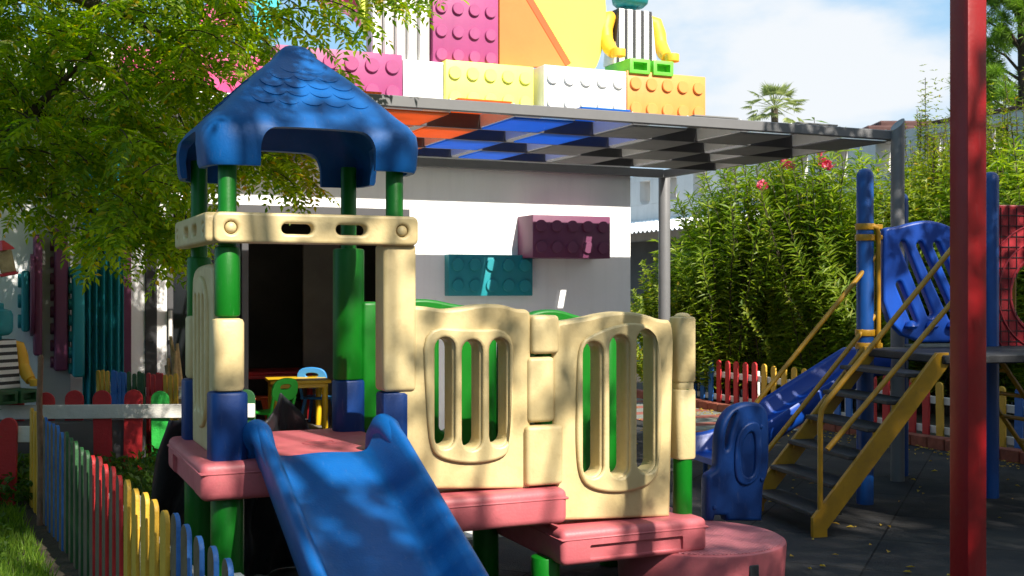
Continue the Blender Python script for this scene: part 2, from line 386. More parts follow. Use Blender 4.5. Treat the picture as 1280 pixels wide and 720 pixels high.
# striped path beside the far fence, local to RF
sheet('path', [(-1.5, -2.6), (-.2, -2.6), (-.2, 2.2), (-1.5, 2.2)], .012, 'tile', M4=RF.M)
k = B()
v = -8.
while v < 1.8:
    rbox(k, -.18, -.06, v, v+.205, 0, .11+R(-.006, .006), .008, 1); v += .215
prop(obj('kerb', k, 'brick', None, RF.M, 0), kind='structure')
k = B(); rbox(k, -.06, 3.4, -8, 9, 0, .06, 0); prop(obj('flower_bed', k, 'soil', None, RF.M, 0), kind='structure')
k = B(); rbox(k, -1.0, 1.0, -4.1, -.0, 0, .02, .0); rbox(k, 1.002, 2.2, -1.6, -.0, 0, .02, .0); prop(obj('terrace', k, 'paving', None, BF.M, 0), kind='structure')

# ================================================================== playhouse
K = .9   # real size of the playhouse against the drawing frame
PM = Matrix.Translation((PF.o.x*K, PF.o.y*K, CZ*(1-K))) @ Matrix.Rotation(PF.a, 4, 'Z') @ Matrix.Scale(K, 4)
GL = -CZ*(1-K)/K+.004    # floor level in playhouse units
PH = thing('playhouse', 'large plastic playhouse with blue roof, cream panels and blue slide in the foreground', 'playhouse', PM)
def part(name, bm, mat, parent=PH, ang=38): return obj(name, bm, mat, parent, None, ang)
def roof():
    c = .40; h = .51
    def shell(o, dz):
        prof = [(h-.004-o, 2.055-dz-(0 if not dz else .2)), (h+.004-o, 2.075-dz), (h+.012-o, 2.17-dz), (h+.004-o, 2.235-dz), (h-.03-o, 2.285-dz), (h-.075-o, 2.325-dz)]
        n = 9
        for i in range(1, n+1):
            t = i/n; r = (h-.075-o)*(1-t)+.10*t; prof.append((r, (2.325-dz)*(1-t)+(2.645-dz)*t+.012*sin(pi*t)))
        prof += [(.088, 2.666-dz), (.072, 2.686-dz), (.052, 2.702-dz), (.03, 2.711-dz), (.012, 2.714-dz)]
        b = B(); lathe(b, prof, 96, (c, c), 9); return b
    arch = [(-.27, 1.8), (.27, 1.8), (.275, 2.12), (.262, 2.185), (.235, 2.222), (.19, 2.238), (-.19, 2.238), (-.235, 2.222), (-.262, 2.185), (-.275, 2.12)]
    arch = arch[:2]+chaikin(arch[2:], 2, False)
    cx = bplate([(c+a, z) for a, z in arch], [], 1.6, .0005, c, 1)
    cy = cx.copy(); bmesh.ops.rotate(cy, cent=(c, c, 0), matrix=Matrix.Rotation(pi/2, 3, 'Z'), verts=cy.verts)
    inner = shell(.035, .035)
    b = boolean(shell(0, 0), [inner, cx, cy])
    # overlapping fish scales moulded on each face
    z0, z1, r0, r1 = 2.325, 2.645, h-.075, .10
    sl = Vector((0, r0-r1, z1-z0)); sln = sl.length; sl.normalize()
    nrm = Vector((0, -sl.z, sl.y))
    for q in range(4):
        t = B()
        for row in range(5):
            s = .05+row*.066
            half = (r0*(1-s/sln)+r1*s/sln)
            wd = .112; cnt = int((half*1.72-.05)/wd)
            for i in range(cnt):
                x = (i-(cnt-1)/2)*wd
                base = Vector((x+(.5*wd if 0 else 0), -r0, z0))+sl*s+nrm*.012*sin(pi*(s+.03)/sln)*.95-nrm*.001
                m = 12; top = base+sl*.075-nrm*.004
                low = []
                for j in range(m+1):
                    a = pi+pi*j/m
                    low.append(base+Vector((cos(a)*wd*.52, 0, 0))+sl*(.05+sin(a)*.058)+nrm*(.0045*(-sin(a))-.002))
                tv = t.verts.new(top); lv = [t.verts.new(p) for p in low]; bv = [t.verts.new(p-nrm*.022) for p in low]
                for j in range(m):
                    t.faces.new((tv, lv[j], lv[j+1])); t.faces.new((lv[j], bv[j], bv[j+1], lv[j+1]))
        bmesh.ops.rotate(t, cent=(0, 0, 0), matrix=Matrix.Rotation(pi/2*q, 3, 'Z'), verts=t.verts)
        bmesh.ops.translate(t, vec=(c, c, 0), verts=t.verts)
        add(b, t)
    return part('roof', b, 'blue', ang=50)
roof()
# thin green posts up to the roof and thick sleeves below, four corners
CORN = {'fl': (0, 0), 'fr': (.8, 0), 'rl': (0, .8), 'rr': (.8, .8)}
for k, (u, v) in CORN.items():
    part('post', sleeve(B(), u, v, .042, 0.02, 2.16, .004), 'green')
    part('post_leg', sleeve(B(), u, v, .075, GL, .56, .01), 'green')
part('post_sleeve', sleeve(B(), 0, 0, .058, 1.37, 1.69), 'green')
part('post_sleeve', sleeve(B(), 0, .8, .062, 1.30, 1.66), 'green')
part('post_sleeve', sleeve(B(), .8, .8, .085, 1.0, 1.715), 'green')
part('post_base', sleeve(B(), 0, 0, .084, .70, 1.028, .014, 32, 5), 'navy')
part('post_base', sleeve(B(), 0, .8, .084, .70, 1.03, .014, 32, 5), 'navy')
part('post_base', sleeve(B(), .8, .8, .085, .70, 1.0, .014, 32, 3), 'navy')
part('post_base', sleeve(B(), .785, -.005, .066, .70, 1.0, .014, 32, 7), 'navy')
part('knuckle', sleeve(B(), 0, -.005, .07, 1.03, 1.362, .02, 32, 4), 'cream')
part('knuckle', sleeve(B(), 0, .8, .066, 1.03, 1.36, .02, 32, 4), 'cream')
part('corner_column', rbox(B(), .722, .886, -.082, .075, 1.003, 1.712, .022, 4), 'cream')
# cross beams with oval hand holes and round bolts
def beam(M4):
    x0, x1, z0, z1 = -.078, .885, 1.703, 1.842
    e = .03
    out = chaikin([(x0, z0), (x1, z0), (x1, z1), (x0, z1)], 0)
    hs = [slot(.245, .40, 1.748, 1.798), slot(.505, .66, 1.748, 1.798)]
    # horizontal ovals
    def oval(xa, xb, za, zb, n=8):
        r = (zb-za)/2; c = (za+zb)/2; p = []
        for i in range(n+1): p.append((xb-r+r*sin(pi*i/n), c-r*cos(pi*i/n)))
        for i in range(n+1): p.append((xa+r-r*sin(pi*i/n), c+r*cos(pi*i/n)))
        return p
    hs = [oval(.225, .375, 1.747, 1.797), oval(.48, .63, 1.747, 1.797), oval(-.032, .028, 1.742, 1.802), oval(.775, .835, 1.742, 1.802)]
    rnd = []
    for cx, cz, a0 in ((x1-e, z0+e, -90), (x1-e, z1-e, 0), (x0+e, z1-e, 90), (x0+e, z0+e, 180)):
        for i in range(6): a = radians(a0+90*i/5); rnd.append((cx+e*cos(a), cz+e*sin(a)))
    b = bplate(rnd, hs, .075, .014, -.075, 3)
    o = obj('cross_beam', b, 'cream', PH, M4)
    for x in (-.002, .805):
        t = B(); lathe(t, [(.026, 0), (.026, .012), (.02, .022), (.008, .027)], 18)
        bmesh.ops.rotate(t, cent=(0, 0, 0), matrix=Matrix.Rotation(pi/2, 3, 'X'), verts=t.verts)
        bmesh.ops.translate(t, vec=(x, -.088, 1.772), verts=t.verts)
        obj('bolt', t, 'cream', o)
I4 = Matrix.Identity(4)
beam(I4)
beam(Matrix.Translation((.0, .8, 0)) @ Matrix.Rotation(-pi/2, 4, 'Z'))
# left side panel (faces -u) with three long grooves
def side_panel():
    ar = lambda a, z0, z1: slot(a-.035, a+.035, z0, z1)
    out = [(.075, .715), (.7, .715), (.7, 1.0), (.72, 1.5), (.66, 1.6), (.4, 1.615), (.16, 1.615), (.075, 1.57)]
    out = out[:2]+chaikin(out[2:], 2, False)
    b = bplate(out, [], .10, .022, 0)
    add(b, bplate(slot(.2, .58, .82, 1.56), [ar(.28, .9, 1.47), ar(.39, .9, 1.47), ar(.5, .9, 1.47)], .035, .012, .05))
    # plate lies in (x,z): turn so that x -> v and its +y face looks to -u
    bmesh.ops.transform(b, matrix=Matrix.Translation((-.0, 0, 0)) @ Matrix(((0, -1, 0, 0), (1, 0, 0, 0), (0, 0, 1, 0), (0, 0, 0, 1))), verts=b.verts)
    part('side_panel', b, 'cream')
side_panel()
# decks
def slab(name, u0, u1, v0, v1, z0, z1, rec, mat='pink', lip=.03, parent=PH):
    b = B(); rbox(b, u0, u1, v0, v1, z0, z1, .035, 4)
    cut = []
    for (a0, a1, c0, c1, d0, d1) in rec:
        t = B(); rbox(t, a0, a1, c0, c1, d0, d1, .006, 1); cut.append(t)
    if cut: b = boolean(b, cut)
    t = B(); rbox(t, u0-.004, u1+.004, v0-.004, v1+.004, z1-.055, z1-.042, .005, 1); add(b, t)
    return obj(name, b, mat, parent, None, 40)
slab('deck', -.14, .878, -.14, .94, .55, .722, [(-.2, -.118, .05, .75, .52, .655)])
slab('deck', .84, 1.665, -.155, .86, .315, .492, [])
slab('deck', 1.62, 2.485, -.175, .86, .10, .283, [(1.78, 2.33, -.2, -.153, .125, .2)])
for (a, b_) in ((.22, .42), (.52, .45)):
    t = B(); lathe(t, [(.085, .716), (.085, .7245), (.07, .728), (.07, .725)], 32, (a, b_-.1)); part('deck_disc', t, 'pink')
# lower legs
for (u, v, h, m) in ((1.1, .1, .33, 'tarp'), (1.1, .75, .33, 'tarp'), (1.58, .72, .33, 'green'), (1.62, .02, .12, 'green'), (2.42, .76, .11, 'green')):
    part('deck_leg', sleeve(B(), u, v, .075, GL, h, .008), m)
# front panel one and two
def px(v, pts): return hits(PF, v, pts)
def pslot(v, x0, x1, y0, y1):
    (a, za), (b, zb) = hit(PF, v, x0, y1), hit(PF, v, x1, y0); return slot(a, b, za, zb)
V0 = -.065
out = px(V0, [(497, 612), (497, 492), (500, 384), (512, 382), (532, 383), (556, 387), (578, 385), (602, 380), (628, 380), (648, 387), (659, 386), (665, 393), (664, 450), (663, 611)])
out = out[:2]+chaikin(out[2:-1], 2, False)+out[-1:]
sl = [pslot(V0, 544, 566, 423, 559), pslot(V0, 578, 600, 426, 561), pslot(V0, 612, 634, 424, 557)]
b = bplate(out, sl, .13, .018, 0)
sh = chaikin(px(V0, [(528, 407), (585, 412), (640, 410), (641, 470), (638, 560), (625, 574), (588, 580), (550, 574), (536, 560), (531, 480)]), 2)
add(b, bplate(sh, [pslot(V0, 542, 568, 421, 561), pslot(V0, 576, 602, 424, 563), pslot(V0, 610, 636, 422, 559)], .03, .0125, V0-.008))
part('front_panel', b, 'cream')
out = px(V0, [(703, 651), (703, 622), (693, 610), (692, 500), (691, 404), (712, 401), (736, 397), (760, 391), (785, 389), (808, 393), (826, 400), (843, 400), (842, 470), (838, 646)])
out = out[:1]+chaikin(out[1:-1], 2, False)+out[-1:]
b = bplate(out, [pslot(V0, 729, 751, 428, 596), pslot(V0, 762, 784, 420, 596), pslot(V0, 796, 818, 413, 590)], .13, .018, 0)
sh = chaikin(px(V0, [(722, 428), (740, 417), (762, 408), (790, 402), (812, 408), (824, 425), (826, 500), (824, 585), (812, 606), (778, 616), (742, 613), (724, 600), (719, 560), (720, 490)]), 2)
add(b, bplate(sh, [pslot(V0, 727, 753, 426, 598), pslot(V0, 760, 786, 418, 598), pslot(V0, 794, 820, 411, 592)], .03, .0125, V0-.008))
# wavy ridge near the foot of the panel
part('front_panel', b, 'cream')
def knuck(x0, x1, y0, y1, v=-.05, d=.1, e=.022):
    (a, za), (c, zc) = hit(PF, v-d, x0, y1), hit(PF, v-d, x1, y0)
    return rbox(B(), a, c, v-d, .085, za, zc, e, 4)
part('knuckle', knuck(666, 700, 394, 443, -.02, .075), 'cream')
part('knuckle', knuck(661, 694, 446, 529, -.02, .065), 'cream')
part('knuckle', knuck(659, 705, 531, 609, -.02, .085), 'cream')
uE, _ = hit(PF, 0, 853, 480)
part('post', sleeve(B(), uE, 0, .052, .26, 1.33, .01), 'green')
t = B(); lathe(t, [(.045, 1.335), (.044, 1.35), (.03, 1.362), (.01, 1.366)], 20, (uE, 0)); part('post_cap', t, 'cream')
part('knuckle', sleeve(B(), uE, 0, .06, .99, 1.345, .014, 32, 4), 'cream')
part('knuckle', sleeve(B(), uE, 0, .052, .95, .995, .006, 32, 4), 'cream')
part('knuckle', sleeve(B(), uE, 0, .06, .575, .955, .014, 32, 4), 'cream')
u2, _ = hit(PF, 0, 680, 480)
part('post', sleeve(B(), u2, 0, .05, .3, 1.34, .01), 'green')
# green rear panels
def rear(u0, u1, z0, z1, zc, v=.8):
    out = [(u0, z0), (u1, z0), (u1, z1), (u1-.12, z1), ((u0+u1)/2, zc), (u0+.12, z1), (u0, z1)]
    out = out[:2]+chaikin(out[2:], 2, False)
    w = (u1-u0)
    hs = [slot(u0+w*f-.035, u0+w*f+.035, z0+.2, z1-.12) for f in (.3, .5, .7)]
    part('rear_panel', bplate(out, hs, .09, .016, v), 'green')
rear(.86, 1.56, .49, 1.40, 1.45)
rear(1.66, 2.36, .285, 1.32, 1.39)
for (u, z0, z1) in ((1.6, .3, 1.4), (2.4, .1, 1.32)):
    part('post', sleeve(B(), u, .8, .075, z0, z1, .012), 'green')
part('rear_column', rbox(B(), .86, .955, .735, .865, .72, 1.425, .02, 3), 'green')
# end rail on the right side
out = chaikin([(.09, .29), (.72, .29), (.72, 1.25), (.4, 1.36), (.09, 1.25)], 2)
b = bplate(out, [slot(.2, .29, .5, 1.1), slot(.36, .45, .5, 1.1), slot(.52, .61, .5, 1.1)], .08, .015, 0)
bmesh.ops.transform(b, matrix=Matrix.Translation((2.44, 0, 0)) @ Matrix(((0, -1, 0, 0), (1, 0, 0, 0), (0, 0, 1, 0), (0, 0, 0, 1))), verts=b.verts)
# (only the low board under it is in view: the rail itself stays open so the step can be used)
b.free()
# slide
def slide(name, path, prof, mat, parent, axis):
    """path: list of (pos along run, z); prof(s): list of (offset, height) -> open section closed into a solid"""
    bm = B(); rings = []
    for i, (v, z) in enumerate(path):
        rings.append([bm.verts.new(axis(o, v, z+h)) for o, h in prof(i/(len(path)-1))])
    n = len(rings[0])
    for a, b in zip(rings, rings[1:]):
        for k in range(n): bm.faces.new((a[k], a[(k+1) % n], b[(k+1) % n], b[k]))
    bm.faces.new(list(reversed(rings[0]))); bm.faces.new(rings[-1])
    bmesh.ops.recalc_face_normals(bm, faces=bm.faces)
    return obj(name, bm, mat, parent, None, 60)
def prof1(s):
    e = .19 if s > .12 else .165+.025*s/.12
    w = .215
    half = [(w-.02, 0), (w-.004, .006), (w+.012, .03), (w+.035, .09), (w+.055, e-.035), (w+.07, e-.012), (w+.088, e), (w+.107, e-.01), (w+.115, e-.04), (w+.107, .05), (w+.09, -.035), (w+.06, -.06)]
    c = [(-a, h) for a, h in half]
    mid = [(x*.053, .004*cos(x)) for x in range(-3, 4)]
    return list(reversed(c)) + mid + half
path = []
for i in range(41):
    t = i/40; d = t*2.05
    z = .735-.03*min(1, d/.15)
    if d > .12: z = .705-.66*(1-cos(min(1, (d-.12)/1.75)*pi/2*.98))**.9*1.0 if False else .705-.43*(d-.12)
    if d > 1.5: z = .705-.43*1.38-.10*(1-math.exp(-(d-1.5)*4))
    path.append((-.10-d, max(GL+.07, z)))
sl_o = slide('slide', path, prof1, 'blue', PH, lambda o, v, z: (.418+o, v, z))
# rounded grips where the slide meets the tower posts
for s in (-1, 1):
    t = B()
    tube(t, [(.418+s*.30, .03, .66), (.418+s*.30, -.02, .79), (.418+s*.30, -.09, .842), (.418+s*.30, -.17, .842), (.418+s*.30, -.30, .79), (.418+s*.302, -.48, .70)], [.06, .066, .064, .052, .04, .022], 18)
    part('slide_grip', t, 'blue')
# round step at the right end, D-shaped riser under the low deck
t = B(); lathe(t, [(.452, GL), (.456, GL+.02), (.470, .090), (.467, .102), (.452, .1085)], 64, (2.635, .128)); lathe(t, [(.444, .107), (.444, .1095)], 64, (2.635, .128))
st = part('step', t, 'pink')
t = B(); lathe(t, [(.449, .108), (.449, .1125), (.443, .1135)], 64, (2.635, .128)); part('step_tread', t, 'pinktop')
t = B(); rbox(t, 2.63, 2.69, -.345, -.33, -.02, .05, .004, 1); part('step_slot', t, 'tarp')
# blue hand panel standing on the step
def hand_panel():
    v = .50
    o = px(v, [(880, 650)])+chaikin(px(v, [(880, 630), (880, 598), (882, 592), (893, 586), (893, 572), (894, 545), (899, 524), (912, 508), (930, 502), (946, 503), (955, 512), (957, 530), (957, 570), (956, 590), (950, 604), (949, 625)]), 2, False)+px(v, [(948, 650)])+px(v, [(905, 650), (903, 643), (890, 643), (888, 650)])
    h1 = chaikin(px(v, [(902, 562), (903, 540), (909, 522), (918, 513), (914, 528), (908, 545), (906, 560)]), 2)
    b = bplate(o, [h1], .085, .02, v)
    q = chaikin(px(v, [(912, 590), (913, 548), (924, 528), (944, 524), (946, 560), (944, 594), (930, 606), (918, 604)]), 2)
    add(b, bplate(q, [chaikin(px(v, [(920, 590), (920, 555), (930, 538), (938, 540), (938, 588), (930, 596)]), 2)], .03, .012, v-.045))
    for (x, y) in ((946, 532), (888, 633), (947, 598)):
        a, z = hit(PF, v, x, y); c = B(); lathe(c, [(.014, 0), (.012, .01), (.004, .013)], 12)
        bmesh.ops.rotate(c, cent=(0, 0, 0), matrix=Matrix.Rotation(pi/2, 3, 'X'), verts=c.verts); bmesh.ops.translate(c, vec=(a, v-.042, z), verts=c.verts); add(b, c)
    part('hand_panel', b, 'navy')
hand_panel()
# black plastic sheet bunched behind the tower
def tarp():
    bm = B(); nu, nv = 46, 30; g = []
    for i in range(nu+1):
        r = []
        for j in range(nv+1):
            a = i/nu; t = j/nv
            u = -.13+.9*a; v = 1.0+.10*sin(a*9)+t*.34
            zt = .80-.10*a+.20*math.exp(-((a-.68)/.1)**2)
            z = zt*(1-t)**1.15
            u -= .16*t*(1-a)
            w = noise.noise(Vector((a*7, t*5, 1.3)))
            r.append(bm.verts.new((u+.05*w, v+.09*noise.noise(Vector((a*9, t*3, 7))), max(GL+.01, z-.17*t+.04*w))))
        g.append(r)
    for i in range(nu):
        for j in range(nv): bm.faces.new((g[i][j], g[i+1][j], g[i+1][j+1], g[i][j+1]))
    o = obj('tarp', bm, 'tarp', None, PM, 60)
    md = o.modifiers.new('t', 'SOLIDIFY'); md.thickness = .004
    prop(o, 'crumpled black plastic sheet heaped behind the playhouse tower', 'tarp')
tarp()

# ================================================================== climbing frame with stairs
CF = thing('climbing_frame', 'blue and yellow climbing frame with open steel stairs and two-panel deck', 'climbing frame', SF.M)
def cp(name, bm, mat, parent=CF, ang=38): return obj(name, bm, mat, parent, None, ang)
def spost(u, v, h=2.33, r=.058):
    t = B(); lathe(t, [(r, .004), (r, h-r), (r*.93, h-r*.55), (r*.72, h-r*.22), (r*.4, h-.003), (r*.1, h)], 24, (u, v)); return cp('post', t, 'bmetal')
for u, v in ((0, 0), (.2, -.93), (1.0, 0), (1.22, -.93), (2.1, .05), (2.1, -.93)): spost(u, v)
spost(.93, 1.02, 2.26)
t = B(); rbox(t, -.02, 2.1, -.95, .02, 1.03, 1.085, .008, 1); cp('platform', t, 'tread')
t = B(); rbox(t, .82, 2.1, .05, 1.0, 1.0, 1.055, .008, 1); cp('platform', t, 'tread')
# stairs
fu = -.84; rise = 1.07
def lin(v, dz, u0, u1): 
    s = rise/(-fu); return [(u0, v, dz+(u0-fu)*s), (u1, v, dz+(u1-fu)*s)]
for v in (-.90, -.06):
    out = [(fu-.055, .0), (fu+.04, 0), (fu+.04, .05), (.03, 1.02), (.03, 1.1), (-.05, 1.1), (fu-.055, .12)]
    cp('stringer', bplate(out, [], .032, .003, v), 'ymetal')
for i in range(6):
    z = .15+i*.165; u = fu+(z)*(-fu)/rise
    t = B(); rbox(t, u-.17, u+.045, -.875, -.085, z-.028, z, .005, 1); tr = cp('tread', t, 'tread')
    for v in (-.868, -.092):
        e = B(); rbox(e, u-.13, u-.03, v-.012, v+.012, z-.06, z-.029, .003, 1); obj('tread_bracket', e, 'ymetal', tr)
def handrail(v, pts1, pts2, vert):
    t = B()
    if vert: tube(t, [(fu+.0, v, .08), (fu+.0, v, .70), (fu+.01, v, .77), (fu+.05, v, .825), pts1[0]][:4]+[pts1[1]], .0165, 10)
    else: tube(t, pts1, .0165, 10)
    tube(t, pts2, .0165, 10)
    cp('handrail', t, 'ymetal')
def hp(v, x, y): u, z = hit(SF, v, x, y); return (u, v, z)
handrail(-.90, [hp(-.9, 1036, 490), hp(-.9, 1215, 280)], [hp(-.9, 1034, 562), hp(-.9, 1222, 340)], True)
handrail(-.03, [hp(-.03, 945, 504), hp(-.03, 1098, 316)], [hp(-.03, 957, 566), hp(-.03, 1099, 388)], False)
# tubular gate loop clamped to the front post
t = B(); a, z = hit(SF, -.05, 1098, 300); _, zt = hit(SF, -.05, 1080, 283)
tube(t, [(-.0, -.05, zt), (a-.04, -.05, zt), (a-.012, -.05, zt-.012), (a, -.05, zt-.05), (a, -.05, 1.02)], .017, 10)
tube(t, [(-.0, -.05, zt-.07), (a-.05, -.05, zt-.07)], .015, 8)
cp('gate_loop', t, 'ymetal')
for z_ in (zt, zt-.075, 1.19, 1.10):
    t = B(); sleeve(t, 0, 0, .068, z_-.022, z_+.022, .004); rbox(t, .05, .12, -.035, .02, z_-.018, z_+.018, .006, 1); cp('clamp', t, 'ymetal')
# blue wavy panel with slanted slots
v = -.0
o_ = hits(SF, v, [(1101, 428), (1101, 290), (1106, 284), (1118, 284), (1138, 278), (1160, 275), (1184, 282), (1205, 296), (1230, 297), (1230, 428)])
o_ = chaikin(o_, 2)
sc = []
for (xa, ya, xb, yb, w) in ((1126, 306, 1160, 392, 4.6), (1147, 307, 1187, 396, 4.8), (1168, 307, 1206, 396, 4.8), (1189, 312, 1216, 380, 4.6), (1121, 356, 1140, 402, 4.2)):
    pa, pb = hit(SF, v, xa, ya), hit(SF, v, xb, yb); sc.append(capsule(pa, pb, w/F*8.2))
b = bplate(o_, sc, .07, .018, v)
cp('wavy_panel', b, 'royal')
for q in range(3):
    t = B(); a, z = hit(SF, v, 1133+q*26, 404); lathe(t, [(.03, 0), (.045, .02), (.03, .05), (.01, .06)], 12, (a, v-.06)); bmesh.ops.translate(t, vec=(0, 0, z-.04), verts=t.verts)
    cp('panel_foot', t, 'royal')
# red bubble panel with round opening and yellow bars
ra, rz = hit(SF, .05, 1238, 256); rb, rz0 = hit(SF, .05, 1238, 440)
cxr, czr = hit(SF, .05, 1304, 368)
circ = lambda r, n=40: [(cxr+r*cos(2*pi*i/n), czr+r*sin(2*pi*i/n)) for i in range(n)]
b = bplate([(ra, rz0), (ra+.92, rz0), (ra+.92, rz), (ra, rz)], [circ(.275)], .05, .01, .05)
for r in (.30, .40, .52):
    th = [i*pi/24+pi*.5 for i in range(0, 25)]
    tube(b, [(cxr+r*cos(a), .02, czr+r*sin(a)) for a in th if czr+r*sin(a) < rz-.02 and cxr+r*cos(a) > ra+.02 and czr+r*sin(a) > rz0+.02], .007, 6)
rp = cp('round_hole_panel', b, 'redpanel')
t = B()
for i in range(1, 14):
    x = ra+.92*i/14
    for (z0, z1) in (((rz0+.02, rz-.02),) if abs(x-cxr) > .275 else ((rz0+.02, czr-sqrt(.275**2-(x-cxr)**2)), (czr+sqrt(.275**2-(x-cxr)**2), rz-.02))):
        if z1-z0 > .03: rbox(t, x-.002, x+.002, .018, .0235, z0, z1, 0)
for i in range(1, 14):
    z = rz0+(rz-rz0)*i/14
    for (x0, x1) in (((ra+.02, ra+.9),) if abs(z-czr) > .275 else ((ra+.02, cxr-sqrt(.275**2-(z-czr)**2)), (cxr+sqrt(.275**2-(z-czr)**2), ra+.9))):
        if x1-x0 > .03: rbox(t, x0, x1, .017, .0225, z-.002, z+.002, 0)
obj('safety_net', t, 'tarp', rp)
t = B()
for i in range(7): tube(t, [(cxr-.26+i*.075, .62, 1.08), (cxr-.26+i*.075, .62, 1.9)], .016, 8)
rbox(t, cxr-.3, cxr+.3, .6, .64, 1.88, 1.92, .005, 1); cp('bar_gate', t, 'ymetal')
for z_ in (rz-.08, rz-.22):
    t = B(); rbox(t, ra-.05, ra+.03, -.01, .05, z_-.015, z_+.015, .006, 1); cp('clamp', t, 'ymetal')
# yellow bars and the second slide at the back
t = B(); tube(t, [(.55, .92, 1.05), (.55, .92, 1.75)], .016, 8); tube(t, [(.62, .92, 1.05), (.62, .92, 1.75)], .016, 8); cp('bar_gate', t, 'ymetal')
def prof2(s):
    half = [(.19, 0), (.215, .02), (.235, .12), (.25, .145), (.27, .15), (.28, .13), (.265, .02), (.225, -.045)]
    return list(reversed([(-a, h) for a, h in half]))+[(x*.06, 0) for x in (-2, -1, 0, 1, 2)]+half
pa = []
for i in range(31):
    t_ = i/30; d = t_*1.42; z = .87-.02*d
    if d > .1: z = .868-.56*(d-.1)
    if d > 1.2: z = .868-.56*1.1-.05*(1-math.exp(-(d-1.2)*8))
    pa.append((d, max(.1, z)))
slide('slide', pa, prof2, 'royal', CF, lambda o, d, z: (.66-d, 1.0+o, z))
t = B(); tube(t, [(-.68, .82, .2), (-.68, .82, .0)], .02, 8); tube(t, [(-.68, 1.18, .2), (-.68, 1.18, 0)], .02, 8); cp('slide_foot', t, 'bmetal')
# steep yellow ladder on the far side of the deck
t = B()
for v in (.1, .55): tube(t, [(1.9, v, 0), (1.1, v, 1.05)], .02, 8)
for i in range(5): f = (i+.7)/5.5; tube(t, [(1.9-.8*f, .1, 1.05*f), (1.9-.8*f, .55, 1.05*f)], .016, 8)
cp('ladder', t, 'ymetal')

# ================================================================== red square post at the right
X = (1210-640)/F*4.0
t = B(); s = .043; rbox(t, -s, s, -s, s, 0, 3.4, .006, 2)
RP = thing('steel_post', 'tall square red painted steel post nearest the camera at right', 'post', Matrix.Translation((X, 4.0, 0)) @ Matrix.Rotation(radians(24), 4, 'Z'))
obj('shaft', t, 'redpole', RP); t = B(); rbox(t, -.1, .1, -.1, .1, 0, .012, .003, 1); obj('base_plate', t, 'redpole', RP)

# ================================================================== main building
MB_ = thing('building', 'white building with dark doorway, upper parapet and a sunlit side wall', 'building', BF.M)
def bp_(name, bm, mat, parent=MB_, ang=30): return obj(name, bm, mat, parent, None, ang)
H0 = 2.95
uR = hit(BF, 0, 788, 300)[0]
dR = hit(BF, 0, 511, 300)[0]; dL = hit(BF, 0, 209, 300)[0]; dT = hit(BF, 0, 420, 262)[1]
t = B(); rbox(t, dR, uR, 0, .25, 0, H0, 0); bp_('wall', t, 'wall')
t = B(); rbox(t, dL, dR, 0, .25, dT, H0, 0); bp_('lintel_wall', t, 'wall')
t = B(); rbox(t, uR-.25, uR, .25, 7, 0, H0, 0); bp_('side_wall', t, 'wall')
sg = [hit(BF, 0, x, 300)[0] for x in (209, 196, 181, 164, 153, 95)]
t = B(); rbox(t, sg[1], sg[0], 0, .25, 0, H0, 0); bp_('wall', t, 'wall')
t = B(); rbox(t, sg[2], sg[1], -.02, .25, 0, H0, .004, 1); bp_('pilaster', t, 'blackframe')
t = B(); rbox(t, sg[3], sg[2], 0, .25, 0, H0, 0); bp_('wall', t, 'wall')
t = B(); rbox(t, sg[4], sg[3], -.01, .25, 0, H0, .004, 1); bp_('pilaster', t, 'plum')
t = B(); rbox(t, -5.6, sg[4], .02, .25, 0, H0, 0); bp_('wall', t, 'wall')
# room behind the doorway
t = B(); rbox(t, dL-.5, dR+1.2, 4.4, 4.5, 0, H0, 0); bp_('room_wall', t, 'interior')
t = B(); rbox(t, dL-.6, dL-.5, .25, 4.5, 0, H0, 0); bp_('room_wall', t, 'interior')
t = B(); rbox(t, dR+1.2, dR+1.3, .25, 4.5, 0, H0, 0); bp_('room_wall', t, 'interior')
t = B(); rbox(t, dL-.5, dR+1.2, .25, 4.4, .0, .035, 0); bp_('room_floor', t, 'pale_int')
t = B(); rbox(t, -5.6, uR+.02, -.02, 7, H0, H0+.14, 0); bp_('roof_slab', t, 'wall')
# door frame and glazing
zt = dT
f = B(); rbox(f, dL, dR, -.03, .1, zt-.07, zt+.02, .004, 1); rbox(f, dL, dL+.05, -.02, .1, 0, zt-.07, .004, 1)
for x in (306,):
    a = hit(BF, 0, x, 400)[0]; rbox(f, a-.03, a+.03, -.02, .1, 0, zt-.07, .004, 1)
fr_ = bp_('door_frame', f, 'darksteel')
a0 = hit(BF, 0, 214, 400)[0]; a1 = hit(BF, 0, 302, 400)[0]
t = B(); rbox(t, a0, a1, .03, .05, .0, zt-.07, 0); dr = bp_('glass_door', t, 'glass')
a, z0_ = hit(BF, -.03, 209.5, 425); _, z1_ = hit(BF, -.03, 209.5, 388)
t = B(); tube(t, [(a+.02, -.05, z0_), (a+.02, -.05, z1_)], .018, 10); obj('handle', t, 'p_wht', dr)
a, _ = hit(BF, 1.6, 402, 400)
t = B(); rbox(t, a, a+.42, 2.4, 2.45, .04, 2.1, .004, 1); bp_('inner_door', t, 'pale_int')
# parapet
PV = -.70
t = B(); rbox(t, -5.6, uR+.35, -.34, .0, 3.112, 3.50, 0); bp_('parapet', t, 'wall')
t = B(); rbox(t, -5.6, uR+.4, -.80, .0, 3.04, 3.11, .004, 1); bp_('parapet_ledge', t, 'white')
